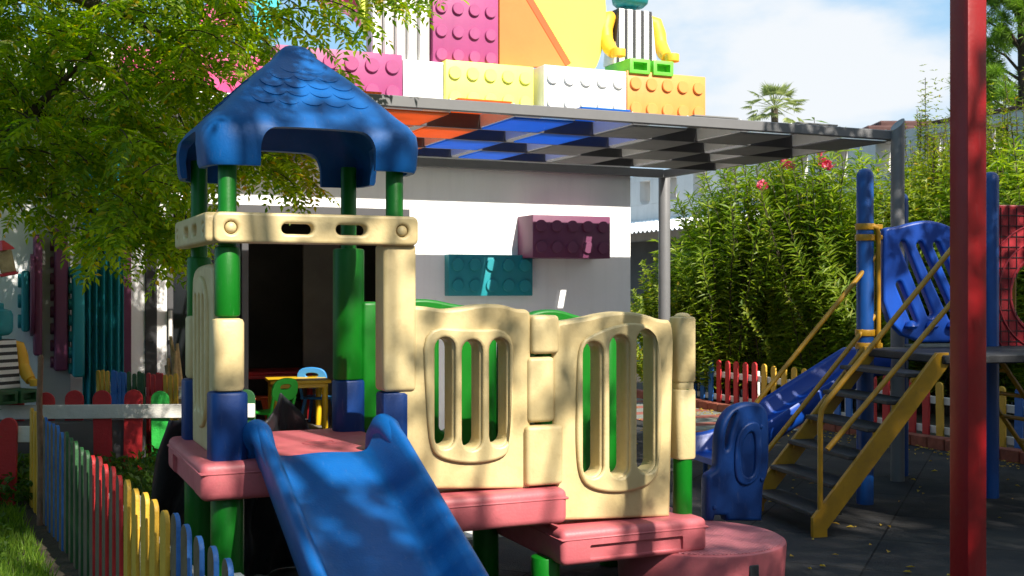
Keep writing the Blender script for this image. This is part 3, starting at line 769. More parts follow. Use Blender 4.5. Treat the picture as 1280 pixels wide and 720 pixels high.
# ------------------------------------------------ giant toy bricks
def toybrick(label, fr, v, x0, x1, y0, y1, mat, nx, nz, depth=.35, sr=None, box=None, face='-v'):
    if box: a, b_, z0, z1 = box
    else:
        (a, z0), (b_, z1) = hit(fr, v, x0, (y1)), hit(fr, v, x1, y0)
    w, h = b_-a, z1-z0
    t = B(); rbox(t, 0, w, 0, depth, 0, h, .008, 2)
    r = sr or min(w/max(1, nx), h/max(1, nz))*.34
    for i in range(nx):
        for j in range(nz):
            c = B(); lathe(c, [(r, -.03), (r, .016), (r*.98, .021), (r*.93, .024)], 24)
            bmesh.ops.rotate(c, cent=(0, 0, 0), matrix=Matrix.Rotation(pi/2, 3, 'X'), verts=c.verts)
            bmesh.ops.translate(c, vec=(w*(i+.5)/nx, 0, h*(j+.5)/nz), verts=c.verts); add(t, c)
    return prop(obj('giant_toy_brick', t, mat, None, fr.M @ Matrix.Translation((a, v, z0)), 30), label, 'wall ornament')
def ybrick(label, x0, x1, ya0, yb0, mat, nx, nz, v=PV, depth=.35): return toybrick(label, BF, v, x0, x1, ya0, yb0, mat, nx, nz, depth)
zb = 3.112
def rowbrick(label, x0, x1, mat, nx, nz, v=PV, h=None, depth=.36, zlow=zb, ytop=None, xt=None):
    a = hit(BF, v, x0, 100)[0]; b_ = hit(BF, v, x1, 100)[0]
    z1 = hit(BF, v, xt or (x0+x1)/2, ytop)[1]
    return toybrick(label, BF, v, 0, 0, 0, 0, mat, nx, nz, depth, None, (a, b_, zlow, z1))
rowbrick('magenta studded brick on the parapet, just right of the blue roof peak', 345, 503, 'magenta', 6, 2, ytop=64, xt=450)
rowbrick('plain white block between magenta brick and yellow studded brick on the parapet', 504, 556, 'white', 0, 0, ytop=76, v=PV+.06).data
rowbrick('yellow studded brick on the parapet below the big magenta brick', 557, 667, 'lemon', 5, 2, ytop=79, v=PV+.01)
rowbrick('white studded brick on the parapet under the yellow disc', 680, 783, 'white', 5, 2, ytop=85, v=PV-.1, depth=.5)
rowbrick('orange studded brick at the right end of the parapet under the toy figure', 784, 882, 'orange', 5, 2, ytop=92, v=PV-.06)
rowbrick('hot pink studded brick on the parapet behind the tree, left of the roof peak', 150, 343, 'hotpink', 6, 2, ytop=62, v=PV+.03)
zr2 = hit(BF, -.62, 580, 80)[1]-.03
rowbrick('big magenta brick with three rows of studs above the yellow brick', 541, 623, 'magenta', 4, 4, v=-.58, zlow=zr2, ytop=-32, depth=.3)
rowbrick('cyan studded brick high up behind the tree leaves', 318, 350, 'cyan', 2, 3, v=-.55, zlow=3.66, ytop=-30, depth=.3)
# ribbed white screen
a = hit(BF, -.6, 466, 40)[0]; b_ = hit(BF, -.6, 540, 40)[0]
RS = thing('ribbed_screen', 'screen of white and grey vertical ribs left of the big magenta brick', 'screen', BF.M @ Matrix.Translation((a, -.6, zr2)))
n = 5; w = (b_-a)/n
t = B(); rbox(t, 0, b_-a-.004, .06, .2, 0, 1.1, 0); obj('backing', t, 'litsteel', RS)
for i in range(n):
    t = B(); rbox(t, i*w, i*w+w*.55, 0, .06, .03, 1.1, .004, 1); obj('rib', t, 'wall', RS)
# orange board and yellow disc
zt_ = zr2
pts = hits(BF, -.5, [(623, 84), (706, 84), (656, 0), (632, -40), (623, -40)])
t = B(); lo = [t.verts.new((x, -.03, z)) for x, z in pts]; hi = [t.verts.new((x, .03, z)) for x, z in pts]
t.faces.new(lo); t.faces.new(list(reversed(hi)))
for i in range(len(pts)): t.faces.new((lo[i], lo[(i+1) % len(pts)], hi[(i+1) % len(pts)], hi[i]))
bmesh.ops.recalc_face_normals(t, faces=t.faces)
M['boardo'] = surf('orange_board_paint', (.66, .19, .035), .55, .12, 1.6, .08, 30, dirt=.12, dcol=(.4, .12, .03))
M['discy'] = surf('yellow_disc_paint', (.76, .86, .09), .55, .1, 1.6, .08, 30, dirt=.1, dcol=(.5, .55, .08))
prop(obj('slanted_board', t, 'boardo', None, BF.M @ Matrix.Translation((0, -.5, 0))), 'orange board with slanted edge in front of the yellow disc', 'wall ornament')
t = B(); (xa, za), (xb, zb2) = pts[1], pts[2]; dv = Vector((xb-xa, 0, zb2-za)); nn = Vector((dv.z, 0, -dv.x)).normalized()
t2 = [Vector((xa, 0, za)), Vector((xb, 0, zb2))+dv*.5]
for q0 in (0,):
    ps = [t2[0]-nn*.001+Vector((0, -.035, 0)), t2[1]-nn*.001+Vector((0, -.035, 0)), t2[1]+nn*.065+Vector((0, -.035, 0)), t2[0]+nn*.065+Vector((0, -.035, 0))]
    lo = [t.verts.new(p) for p in ps]; hi = [t.verts.new(p+Vector((0, .07, 0))) for p in ps]
    t.faces.new(lo); t.faces.new(list(reversed(hi)))
    for i in range(4): t.faces.new((lo[i], hi[i], hi[(i+1) % 4], lo[(i+1) % 4]))
    bmesh.ops.recalc_face_normals(t, faces=t.faces)
prop(obj('edge_shade_strip', t, 'shaded_orange', None, BF.M @ Matrix.Translation((0, -.5, 0)), 0), 'red orange strip standing for shading on the slanted edge of the orange board', 'painted shading')  # strip colour stands in for shading on the board's edge thickness
cu_, cz_ = hit(BF, -.40, 609, 5); e_ = hit(BF, -.40, 755, 5)[0]-cu_
dz = hit(BF, -.40, 700, 86)[1]
pts = [(cu_+e_*cos(a), max(dz, cz_+e_*sin(a))) for a in [2*pi*i/90 for i in range(90)]]
q = []
for p in pts:
    if not q or (Vector(p)-Vector(q[-1])).length > 1e-3: q.append(p)
prop(obj('disc', plate(q, [], .1, .006, 0), 'discy', None, BF.M @ Matrix.Translation((0, -.40, 0))), 'huge flat yellow disc standing behind the orange board', 'wall ornament')
# pink arch far up left
ca, cz2 = hit(BF, .3, 400, 60); r_ = .75
pts = [(ca+1.0*cos(a)-.15, cz2+.75*sin(a)) for a in [pi*i/30 for i in range(31)]]+[(ca+.72*cos(a)-.15, cz2+.5*sin(a)) for a in [pi-pi*i/30 for i in range(31)]]
prop(obj('arch', plate(pts, [], .3, .008, 0), 'hotpink', None, BF.M @ Matrix.Translation((0, .35, 0))), 'hot pink arch on the roof behind hanging tree sprays', 'wall ornament')
# wall bricks
toybrick('plum studded brick on the sunlit white wall, the upper of two', BF, -.36, 666, 763, 271, 322, 'plum', 5, 2, .36)
toybrick('teal studded brick on the white wall, lower left of the plum one', BF, -.12, 561, 666, 319, 370, 'teal', 5, 2, .12)

# ------------------------------------------------ toy figure
def figure(label, M4, sc, striped, head, legs):
    T = thing('toy_figure', label, 'statue', M4 @ Matrix.Scale(sc, 4))
    b = B(); pr = [(-.36, 0), (.36, 0), (.27, .80), (-.27, .80)]
    me = bplate(pr, [], .34, .02, 0); obj('torso', me, striped, T)
    t = B(); lathe(t, [(.10, .80), (.10, .86), (.2, .87), (.255, .92), (.27, 1.0), (.27, 1.2), (.24, 1.27), (.15, 1.30), (.13, 1.30), (.13, 1.38), (.11, 1.395)], 28); obj('head', t, head, T)
    for s in (-1, 1):
        t = B(); tube(t, [(s*.30, 0, .70), (s*.39, -.01, .66), (s*.445, -.03, .5), (s*.45, -.09, .34)], [.09, .13, .125, .105], 14)
        tube(t, [(s*.45, -.08, .36), (s*.45, -.2, .2), (s*.44, -.30, .12)], [.105, .10, .085], 14)
        ar = obj('arm', t, 'amber', T)
        t = B(); tube(t, [(s*.44, -.30, .13), (s*.44, -.38, .09)], .055, 12)
        bm2 = B(); arc = [(.10*cos(a), .10*sin(a)) for a in [radians(-150+300*i/14) for i in range(15)]]+[(.055*cos(a), .055*sin(a)) for a in [radians(150-300*i/14) for i in range(15)]]
        h = bplate(arc, [], .11, .008, 0); bmesh.ops.rotate(h, cent=(0, 0, 0), matrix=Matrix.Rotation(pi/2, 3, 'X') @ Matrix.Rotation(-pi/2, 3, 'Y'), verts=h.verts); bmesh.ops.translate(h, vec=(s*.44, -.44, .09), verts=h.verts); add(t, h); bm2.free()
        obj('hand', t, 'amber', ar)
    for s in (-1, 1):
        t = B(); rbox(t, s*.19-.165, s*.19+.165, -.62, .12, -.21, 0, .012, 2)
        c = B(); rbox(c, s*.19-.11, s*.19+.11, -.7, -.5, -.16, -.05, .004, 1)
        obj('leg', boolean(t, [c]), legs, T)
    return T
fa, fz = hit(BF, -.62, 803, 91)
figure('toy figure in vertical stripes with green legs seated on the orange parapet brick', BF.M @ Matrix.Translation((fa+.01, -.36, fz+.10)), .69, 'stripeV', 'teal', 'lime')

# ================================================================== canopy
CN = thing('canopy', 'flat grey steel canopy with orange, blue and grey panels over the terrace', 'canopy', BF.M)
def cn(name, bm, mat, ang=30): return obj(name, bm, mat, CN, None, ang)
cR = 3.69; cLft = -1.35; cv0, cv1 = -3.42, -1.06; zc = 2.655
t = B(); rbox(t, cLft, cR, cv0-.05, cv0, zc-.004, zc+.068, .005, 1); cn('edge_beam', t, 'greysteel')
t = B(); rbox(t, cR-.05, cR, cv0, .0, zc-.002, zc+.080, .005, 1); cn('edge_beam', t, 'greysteel')
t = B(); rbox(t, cLft, cR-.07, -.11, -.03, zc-.002, zc+.08, .005, 1); cn('edge_beam', t, 'greysteel')
NR = 4; rp_ = (cv1-cv0)/NR; cw = .455; ncol = int((cR-.07-cLft)/cw)
def pxx(u, v, z):
    p = BF.w(u, v, z); return 640+F*p.x/p.y
for r in range(NR):
    va = cv0+r*rp_; 
    t = B(); rbox(t, cLft, cR-.075, va+rp_-.012, va+rp_+.012, zc-.022, zc+.094, .002, 1); cn('purlin', t, 'darksteel')
    for c in range(ncol):
        u1 = cR-.075-c*cw; u0 = u1-cw
        low = (r+c) % 2 == 0
        x = pxx((u0+u1)/2, va+rp_/2, zc)
        col = 'fab_o' if x < (596, 612, 535, 500)[r] else 'fab_b' if x < (790, 765, 690, 672)[r] else 'fab_g'
        t = B()
        g = .065 if (c % 2 == 1 and True) else .006
        if low: rbox(t, u0+g, u1-.006, va+.006, va+rp_-.006, zc-.022, zc-.010, .002, 1)
        else: rbox(t, u0+g, u1-.006, va+.018, va+rp_-.018, zc+.082, zc+.094, .002, 1)
        cn('panel', t, col)
for c in range(ncol+1):
    u1 = cR-.075-c*cw
    t = B(); rbox(t, u1-.0055, u1+.0045, cv0+.002, cv1+.01, zc-.008, zc+.080, 0); cn('rib', t, 'wall')  # ribs coloured white in place of sky light on their sides
for (u, v, top) in ((cR+.02, .03, zc+.02), ):
    t = B(); sleeve(t, u, v, .062, .004, top, .004); cn('column', t, 'greysteel')
p0 = Vector(((1122-640)/F*9.0, 9.0, 0))-BF.o; pu, pv = p0.dot(BF.u), p0.dot(BF.v)
t = B(); lathe(t, [(.052, .004), (.052, 2.68), (.052, 2.84)], 24, (pu, pv))
for vv in t.verts:
    if vv.co.z > 2.8: vv.co.z = 2.77+(vv.co.x-pu)*.95
cn('column', t, 'greysteel')

# ================================================================== left wing
WU = hit(BF, -.3, 88, 400)[0]
LW = thing('wing_wall', 'white wing wall at far left seen at a slant, with raised grey plinth', 'building', BF.M @ Matrix.Translation((WU, -.3, 0)))
LWF = Fr(*(BF.w(WU, -.3)[:2]), 24)
t = B(); rbox(t, -.25, 0, -.0, .4, .0, 3.2, .0); obj('corner', t, 'litsteel', LW)
t = B(); rbox(t, -3.2, -.25, .12, .4, 0, 3.2, 0); obj('wall', t, 'wall', LW)
t = B(); rbox(t, -3.2, .5, -.9, -.02, 0, .5, .02, 2); obj('plinth', t, 'darksteel', LW)
def vbrick(label, x0, x1, y0, y1, mat, studs, v=-.42, dep=.22, bump=True):
    (a, z0), (b_, z1) = hit(BF, v, x0, y1), hit(BF, v, x1, y0)
    t = B(); rbox(t, a, b_, v, v+dep, z0, z1, .02, 3)
    n = studs; 
    for i in range(n):
        z = z0+(z1-z0)*(i+.5)/n
        c = B(); lathe(c, [((z1-z0)/n*.34, 0), ((z1-z0)/n*.34, .025), ((z1-z0)/n*.3, .03)], 16)
        bmesh.ops.rotate(c, cent=(0, 0, 0), matrix=Matrix.Rotation(-pi/2, 3, 'Y'), verts=c.verts); bmesh.ops.translate(c, vec=(a+.003, v+dep*.5, z), verts=c.verts); add(t, c)
    return prop(obj('giant_toy_brick', t, mat, None, BF.M, 30), label, 'wall ornament')
vbrick('tall plum brick with studs seen edge-on, nearer the wing corner', 68, 85, 275, 464, 'plum', 9)
vbrick('narrow tall plum brick on the wing wall, farther left of the pair', 42, 53, 293, 445, 'plum', 1)
vbrick('tall teal brick with blunt studs beside the teal curtain', 91, 106, 330, 472, 'teal', 7, -.46)
vbrick('short teal brick on the wing wall behind the striped figure', 27, 37, 338, 415, 'teal', 3)
# teal curtain
def curtain():
    a = hit(BF, -.3, 104, 400)[0]; b_ = hit(BF, -.3, 154, 400)[0]
    bm = B(); n = 70; ro = []
    for i in range(n+1):
        s = i/n; u = a+(b_-a)*s; 
        vv = -.3+.035*sin(s*pi*11)+.02*noise.noise(Vector((s*9, 0, 0)))
        ro.append([bm.verts.new((u, vv+.01*noise.noise(Vector((s*6, z*3, 1))), z)) for z in [.02+j*.27 for j in range(11)]])
    for i in range(n):
        for j in range(10): bm.faces.new((ro[i][j], ro[i+1][j], ro[i+1][j+1], ro[i][j+1]))
    o = obj('curtain', bm, surf('teal_cloth', (.012, .25, .30), .55, .25, 2), None, BF.M, 70)
    o.modifiers.new('t', 'SOLIDIFY').thickness = .006
    prop(o, 'long pleated teal curtain hanging left of the plum pilaster', 'curtain')
curtain()
fa, fz = hit(BF, -1.0, -6, 486)
figure('toy figure in horizontal bands with teal head and yellow arms, seated at far left', BF.M @ Matrix.Translation((fa, -1.0, fz)) @ Matrix.Rotation(radians(35), 4, 'Z'), .46, 'stripeH', 'teal', 'p_grn')

# ================================================================== tables and chairs in the room
def table(label, x, y, Y, top, mat, w, d, rot):
    p = at(x, y, Y); p.z = .036
    T = thing('kids_table', label, 'table', Matrix.Translation(p) @ Matrix.Rotation(rot, 4, 'Z'))
    t = B(); rbox(t, -w/2, w/2, -d/2, d/2, top-.035, top, .012, 2); rbox(t, -w/2+.03, w/2-.03, -d/2+.03, d/2-.03, top-.08, top-.036, .005, 1); obj('tabletop', t, mat, T)
    for sx in (-1, 1):
        for sy in (-1, 1):
            t = B(); sleeve(t, sx*(w/2-.06), sy*(d/2-.06), .032, 0, top-.037, .004, 16); obj('leg', t, mat, T)
def chair(label, x, Y, mat, rot, h=.28):
    p = at(x, 360, Y); p.z = .036
    T = thing('kids_chair', label, 'chair', Matrix.Translation(p) @ Matrix.Rotation(rot, 4, 'Z'))
    t = B(); rbox(t, -.16, .16, -.15, .15, h-.025, h, .012, 2); obj('seat', t, mat, T)
    t = B(); b = bplate(chaikin([(-.16, h+.10), (.16, h+.10), (.17, h+.3), (0, h+.34), (-.17, h+.3)], 2), [chaikin([(-.07, h+.22), (.07, h+.22), (.07, h+.27), (-.07, h+.27)], 2)], .024, .008, 0)
    bmesh.ops.rotate(b, cent=(0, 0, h), matrix=Matrix.Rotation(radians(-10), 3, 'X'), verts=b.verts); bmesh.ops.translate(b, vec=(0, .16, 0), verts=b.verts); add(t, b)
    for s in (-1, 1): tube(t, [(s*.13, .14, h-.02), (s*.14, .19, h+.14)], .016, 8)
    obj('backrest', t, mat, T)
    for sx in (-1, 1):
        for sy in (-1, 1):
            t = B(); tube(t, [(sx*.11, sy*.10, h-.02), (sx*.16, sy*.16, 0)], [.02, .017], 8); obj('leg', t, mat, T)
table('yellow plastic children\'s table inside the dark doorway', 372, 480, 12.1, .52, 'ytable', .62, .6, .3)
table('red children\'s table standing behind the yellow one', 343, 477, 13.1, .54, 'rtable', .85, .6, .3)
chair('bright green plastic chair left of the yellow table', 338, 11.2, 'gchair', radians(235))
chair('sky blue plastic chair at the right side of the yellow table', 398, 12.5, 'bchair', radians(170), .3)
chair('orange red plastic chair behind the green chair', 318, 12.6, 'ochair', radians(110))

# ================================================================== fences
def picket_mesh(w, h, th, mat, back=False):
    r = w/2; p = [(-r, 0), (r, 0)]+[(r*cos(pi*i/10), h-r+r*sin(pi*i/10)) for i in range(11)]
    me = plate(p, [], th, .0025, 0, 1); me.materials.clear(); me.materials.append(M[mat]); me.materials.append(M['edge'])
    for q in me.polygons: q.material_index = 1 if back and mat != 'p_yel' and q.normal.y < -.9 else 0
    me.shade_smooth(); me.set_sharp_from_angle(angle=radians(35)); return me
PK = {}
def fence(name, label, p0, p1, n, cols, h=.66, w=.09, th=.022, rails=(.16, .50), rail_side=1, railmat='p_wht', base=.02, jit=.012, rh=.07, posts=True, back=False):
    p0 = Vector((p0[0], p0[1], 0)); p1 = Vector((p1[0], p1[1], 0)); d = p1-p0; ln = d.length
    T = thing('picket_fence', label, 'fence', Matrix.Translation(p0) @ Matrix.Rotation(atan2(d.y, d.x), 4, 'Z'))
    for i in range(n):
        c = cols[i] if isinstance(cols, (list, tuple)) else cols(i)
        key = (w, h, th, c, back)
        if key not in PK: PK[key] = picket_mesh(w, h, th, c, back)
        link('picket', PK[key], T, Matrix.Translation((ln*i/max(1, n-1), 0, base+R(-jit, jit))) @ Matrix.Rotation(R(-.022, .022), 4, 'Y') @ Matrix.Rotation(R(-.04, .04), 4, 'Z'))
    for z in rails:
        t = B(); y = rail_side*(th/2+.016); rbox(t, -.06, ln+.06, y-.014, y+.014, z, z+rh, .004, 1); obj('rail', t, railmat, T)
    if posts:
        for s in range(int(ln/1.6)+2):
            x = min(ln, s*1.6)
            t = B(); y = rail_side*(th/2+.055); rbox(t, x-.03, x+.03, y-.024, y+.024, 0, h-.08, .004, 1); obj('fence_post', t, railmat, T)
    return T
seq = ['p_yel']*4+['p_blu']*5+['p_grn']*5+['p_red']*5+['p_yel']*5+['p_blu']*5
fence('picket_fence', 'rainbow picket fence running along the lawn to the lower left foreground', (-3.25, 7.85), (-.86, 3.52), len(seq), seq, .67, .09, .018, rails=(.14, .46), rail_side=1, back=True)
seqb = (['p_yel']*3+['p_blu']*4+['p_grn']*4+['p_red']*4+['p_yel']*3)
fence('picket_fence', 'rainbow picket fence in the background left, in front of the teal curtain', (-3.38, 9.5), (-2.60, 8.98), len(seqb), seqb, .67, .04, .016).location.z = .14
# red and green pickets behind a broad white rail
T = fence('picket_fence', 'red and green pickets behind one broad white rail at far left', (-3.95, 8.72), (-2.02, 8.86), 10, ['p_red']*6+['p_lgr']+['p_grn']*3, .70, .135, .022, rails=(.515,), rail_side=-1, rh=.105, posts=False, base=.02)
t = B(); rbox(t, -.02, .02, .015, .05, 0, .6, .003, 1); obj('fence_post', t, 'p_wht', T)
T = fence('picket_fence', 'single red round-topped picket nailed to a short white rail by the left edge', (-3.46, 7.95), (-3.2, 7.95), 1, ['p_red'], .60, .12, .025, rails=(.44,), rail_side=1, rh=.11, posts=False)
fence('picket_fence', 'far picket fence in red, yellow, blue and green groups before the oleanders', RF.w(0, .45)[:2], RF.w(0, -7.6)[:2], 45,
      lambda i: ['p_blu', 'p_red', 'p_yel', 'p_blu', 'p_red', 'p_yel', 'p_blu', 'p_red'][(i//5) % 8], .60, .085, .022, rails=(.12, .40), rail_side=1)
# wooden stake
p = at(50, 600, 7.3)
t = B(); tube(t, [(0, 0, 0), (.005, 0, .4), (-.008, .01, .8), (.006, 0, 1.06), (.006, 0, 1.08)], [.02, .019, .018, .017, .009], 10)
prop(obj('stake', t, 'wood', None, Matrix.Translation((p.x, p.y, 0))), 'tall weathered wooden stake with flaking red paint beside the yellow pickets', 'stake')
# carved driftwood
p = at(222, 480, 9.6)
t = B()
for k_ in range(5):
    a = k_*1.3; tube(t, [(.03*cos(a), .03*sin(a), 0), (.05*cos(a+1), .05*sin(a+1), .35), (.045*cos(a+2.2)-.02, .05*sin(a+2), .62), (.05*cos(a+3)-.05, .03*sin(a+3), .86+.06*k_)], [.05, .045, .04, .012], 8)
prop(obj('driftwood', t, 'straw', None, Matrix.Translation((p.x, p.y, 0))), 'upright twisted pale driftwood left of the playhouse tower', 'driftwood')
# hanging ornament
p = at(6, 318, 6.2)
T = thing('hanging_lantern', 'small red and white lantern hanging from the tree at the left edge', 'lantern', Matrix.Translation(p) @ Matrix.Rotation(.3, 4, 'Z') @ Matrix.Rotation(-.2, 4, 'Y'))
t = B(); rbox(t, -.035, .035, -.035, .035, -.10, .02, .004, 1); obj('body', t, 'straw', T)
t = B(); lathe(t, [(.055, .02), (.05, .03), (.01, .075)], 4); obj('lantern_roof', t, 'p_red', T)
t = B(); rbox(t, -.042, .042, -.042, .042, -.115, -.10, .002, 1); obj('lantern_base', t, 'p_red', T)
t = B(); tube(t, [(0, 0, .07), (.01, 0, .4), (-.02, 0, .9)], .004, 6); obj('cord', t, 'p_wht', T)

# ================================================================== right building
RB = thing('building', 'long grey building behind the oleanders with slotted parapet and white awning', 'building', RF.M)
ru = 3.4
def sw(z0, z1, v0, v1, d=.3): t = B(); rbox(t, ru, ru+d, v0, v1, z0, z1, 0); return t
t = sw(0, 3.12, -7, 12)
obj('wall', t, 'greywall', RB, None, 0)
t = B(); rbox(t, ru, ru+.3, -7, 12, 3.58, 3.70, 0)
v = -7.
while v < 12:
    c = bplate([(v, 3.123), (v+.95, 3.123), (v+.95, 3.20), (v+.87, 3.13), (v+.62, 3.13), (v+.56, 3.20), (v+.56, 3.578), (v, 3.578)], [], .30, .002, 0)
    bmesh.ops.transform(c, matrix=Matrix.Translation((ru+.15, 0, 0)) @ Matrix(((0, -1, 0, 0), (1, 0, 0, 0), (0, 0, 1, 0), (0, 0, 0, 1))), verts=c.verts); add(t, c); v += .952
obj('parapet', t, 'greywall', RB, None, 20)
t = B(); rbox(t, ru-.03, ru+.33, -7, -.5, 3.702, 3.75, .005, 1); obj('coping', t, 'brown', RB, None, 0)
b = B()
n = 60; r0_ = []; 
for i in range(n*4+1):
    v_ = 2.5+9*i/(n*4); zz = .018*(1 if (i//2) % 2 else -1)
    r0_.append((b.verts.new((ru-1.1, v_, 2.50+zz)), b.verts.new((ru-.002, v_, 2.80+zz))))
for a, c in zip(r0_, r0_[1:]): b.faces.new((a[0], a[1], c[1], c[0]))
o = obj('awning', b, 'wall', RB, None, 0); o.modifiers.new('t', 'SOLIDIFY').thickness = .012
t = B(); rbox(t, ru-.06, ru-.002, 3, 11, .9, 2.4, 0); obj('recess_shade_board', t, 'interior', RB, None, 0)  # dark board standing in for the shadowed recess under the awning
t = B(); lathe(t, [(.22, 0), (.22, .05), (.17, .06)], 28); bmesh.ops.rotate(t, cent=(0, 0, 0), matrix=Matrix.Rotation(-pi/2, 3, 'Y'), verts=t.verts); bmesh.ops.translate(t, vec=(ru-.065, 8.2, 1.75), verts=t.verts); obj('fan_housing', t, 'blackframe', RB)
# far red-roofed house and rounded roof
T = thing('house', 'distant grey house with brown tiled roof right of the canopy corner', 'house', Matrix.Translation((11.6, 33, 0)))
t = B(); rbox(t, -1.6, 2.4, -1, 3, 0, 5.7, 0); obj('wall', t, 'greywall', T, None, 0)
t = B(); rbox(t, -1.9, 2.7, -1.3, 3.3, 5.7, 5.95, .05, 1); rbox(t, -1.4, 2.2, -.8, 2.8, 5.95, 6.15, .05, 1); obj('roof', t, 'brown', T, None, 0)
T = thing('water_tank', 'low rounded grey roof dome peeking over the canopy edge', 'dome', Matrix.Translation((10.9, 42, 0)))
t = B(); lathe(t, [(1.2, 0), (1.2, 6.3), (1.15, 6.5), (.9, 6.85), (.5, 7.1), (.1, 7.2)], 28); obj('shell', t, 'greywall', T)

# ================================================================== vegetation
def finish(T, name, vf, mat): return obj(name, vf.mesh(name), mat, T, None, 0)
def shrub(label, base, h, rad, stems, lps, mat, ll, lw, name='oleander_bush', lean=.5, low=.12, whorl=3, group=None, cat='shrub', droop=.45, fl=None):
    T = thing(name, label, cat, Matrix.Translation(base), group)
    vf = VF(); st = B(); lead = [(R(0, 2*pi), sqrt(R(.02, 1)), R(.82, 1.06)) for _ in range(9)]
    for i in range(stems):
        la, lr, lh = lead[i % 9]
        a = la+random.gauss(0, .42); r0 = rad*.25*sqrt(R(0, 1)); r1 = rad*max(.05, lr+random.gauss(0, .2)); hh = h*lh*R(.72, 1.04)*(1-.15*min(1, r1/rad)**2)
        p0 = Vector((r0*cos(a), r0*sin(a), 0)); p3 = Vector((r1*cos(a+R(-.4, .4)), r1*sin(a+R(-.4, .4)), hh))
        p1 = p0.lerp(p3, .35)+Vector((0, 0, hh*.12)); pts = []
        for k_ in range(7):
            t = k_/6; q = (p0*(1-t)**2+p1*2*t*(1-t)+p3*t*t)+rv()*.03; pts.append(q)
        if i % 3 == 0: tube(st, pts, [.008*(1-.12*k_)+.002 for k_ in range(7)], 4, False)
        cnt = lps
        for j in range(cnt):
            t = low+(1-low)*(j+R(0, 1))/cnt; x = t*6; k0 = min(5, int(x)); q = pts[k0].lerp(pts[k0+1], x-k0); ax = (pts[k0+1]-pts[k0]).normalized()
            ph = R(0, 2*pi)
            for w_ in range(whorl):
                b_ = ph+w_*2*pi/whorl; o = ax.orthogonal().normalized(); o = Matrix.Rotation(b_, 3, ax) @ o
                d = (o*R(.6, 1.1)+ax*R(.2, 1.0)+Vector((0, 0, -droop*R(0, 1)))).normalized()
                vf.leaf(q, d, ax, ll*R(.65, 1.2), lw*R(.8, 1.2))
    obj('stems', st, 'bark', T, None, 60); finish(T, 'foliage', vf, mat)
    return T
def flowers(T, pts, r=.09):
    for p in pts:
        vf = VF()
        for i in range(34):
            d = rv(); d.z = abs(d.z)*.8+.1; vf.leaf(Vector(p)+rv()*r*.55, d, rv(), .05, .042)
        obj('flower_cluster', vf.mesh('flower_cluster'), 'petal', T, None, 0)
# oleanders, heights read off the photo at their distance
OL = [(835, 13.9, 1.75, .75, 'leafD', 'low rounded yellow-green bush at the foot of the canopy column'),
      (905, 13.7, 2.75, .85, 'leafO', 'oleander bush right of the canopy column, with drooping lower twigs'),
      (965, 13.3, 3.15, .9, 'leafO', 'tall oleander bush with the largest pink flower heads'),
      (1035, 12.9, 3.15, .9, 'leafO', 'oleander bush with pink flowers left of the front blue post'),
      (1105, 12.4, 2.75, .85, 'leafO', 'oleander bush behind the blue posts and wavy panel'),
      (1165, 12.2, 3.15, .75, 'leafY', 'yellow-green upright shrub between canopy corner post and red post'),
      (1262, 11.6, 3.05, .9, 'leafO', 'oleander bush right of the red post, above the red panel'),
      (1320, 11.0, 3.0, .9, 'leafO', 'oleander bush partly cut off by the right edge')]
for i, (x, Y, h, r, m, lab) in enumerate(OL):
    p = at(x, 360, Y+1.0); p.z = .05
    T = shrub(lab, p, h*1.03, r*1.15, 150, 42, m, .165 if m == 'leafO' else .075, .029 if m == 'leafO' else .036, group='bushes behind the far fence')
    loc = lambda X, y, YY: at(X, y, YY)-p
    if i == 2: flowers(T, [loc(988, 208, Y+.6), loc(953, 233, Y+.5), loc(981, 205, Y+.7)])
    if i == 3: flowers(T, [loc(1035, 208, Y+.6), loc(1024, 190, Y+.8), loc(1030, 204, Y+.7)])
# dense leafy fill behind the fence, lower half
for j, (x, Y) in enumerate(((880, 15.4), (940, 14.9), (1000, 14.4), (1065, 13.9), (1130, 13.4))):
    p = at(x, 360, Y); p.z = .05
    shrub(('dense small-leaved hedge shrub at the back, leftmost behind the red pickets', 'dense small-leaved hedge shrub at the back, behind the yellow pickets', 'dense small-leaved hedge shrub at the back, behind the blue pickets', 'dense small-leaved hedge shrub at the back, beside the front blue post', 'dense small-leaved hedge shrub at the back, right behind the wavy panel')[j],
          p, 2.25, .9, 110, 30, 'leafD', .075, .04, 'hedge_shrub', group='hedge shrubs behind the oleanders')
for (x, Y, h, r, lab) in ((1150, 14.7, 3.9, .7, 'slender pale green shrub behind the canopy corner post'), (1182, 14.2, 3.5, .6, 'slender pale shrub just left of the red post'), (1262, 13.2, 4.0, .7, 'tall feathery yellow-green shrub right of the red post'), (1300, 12.8, 4.1, .7, 'tall feathery shrub at the right edge')):
    p = at(x, 360, Y); p.z = .05
    shrub(lab, p, h, r, 170, 46, 'leafY', .06, .022, 'tall_shrub', group='tall shrubs at right')
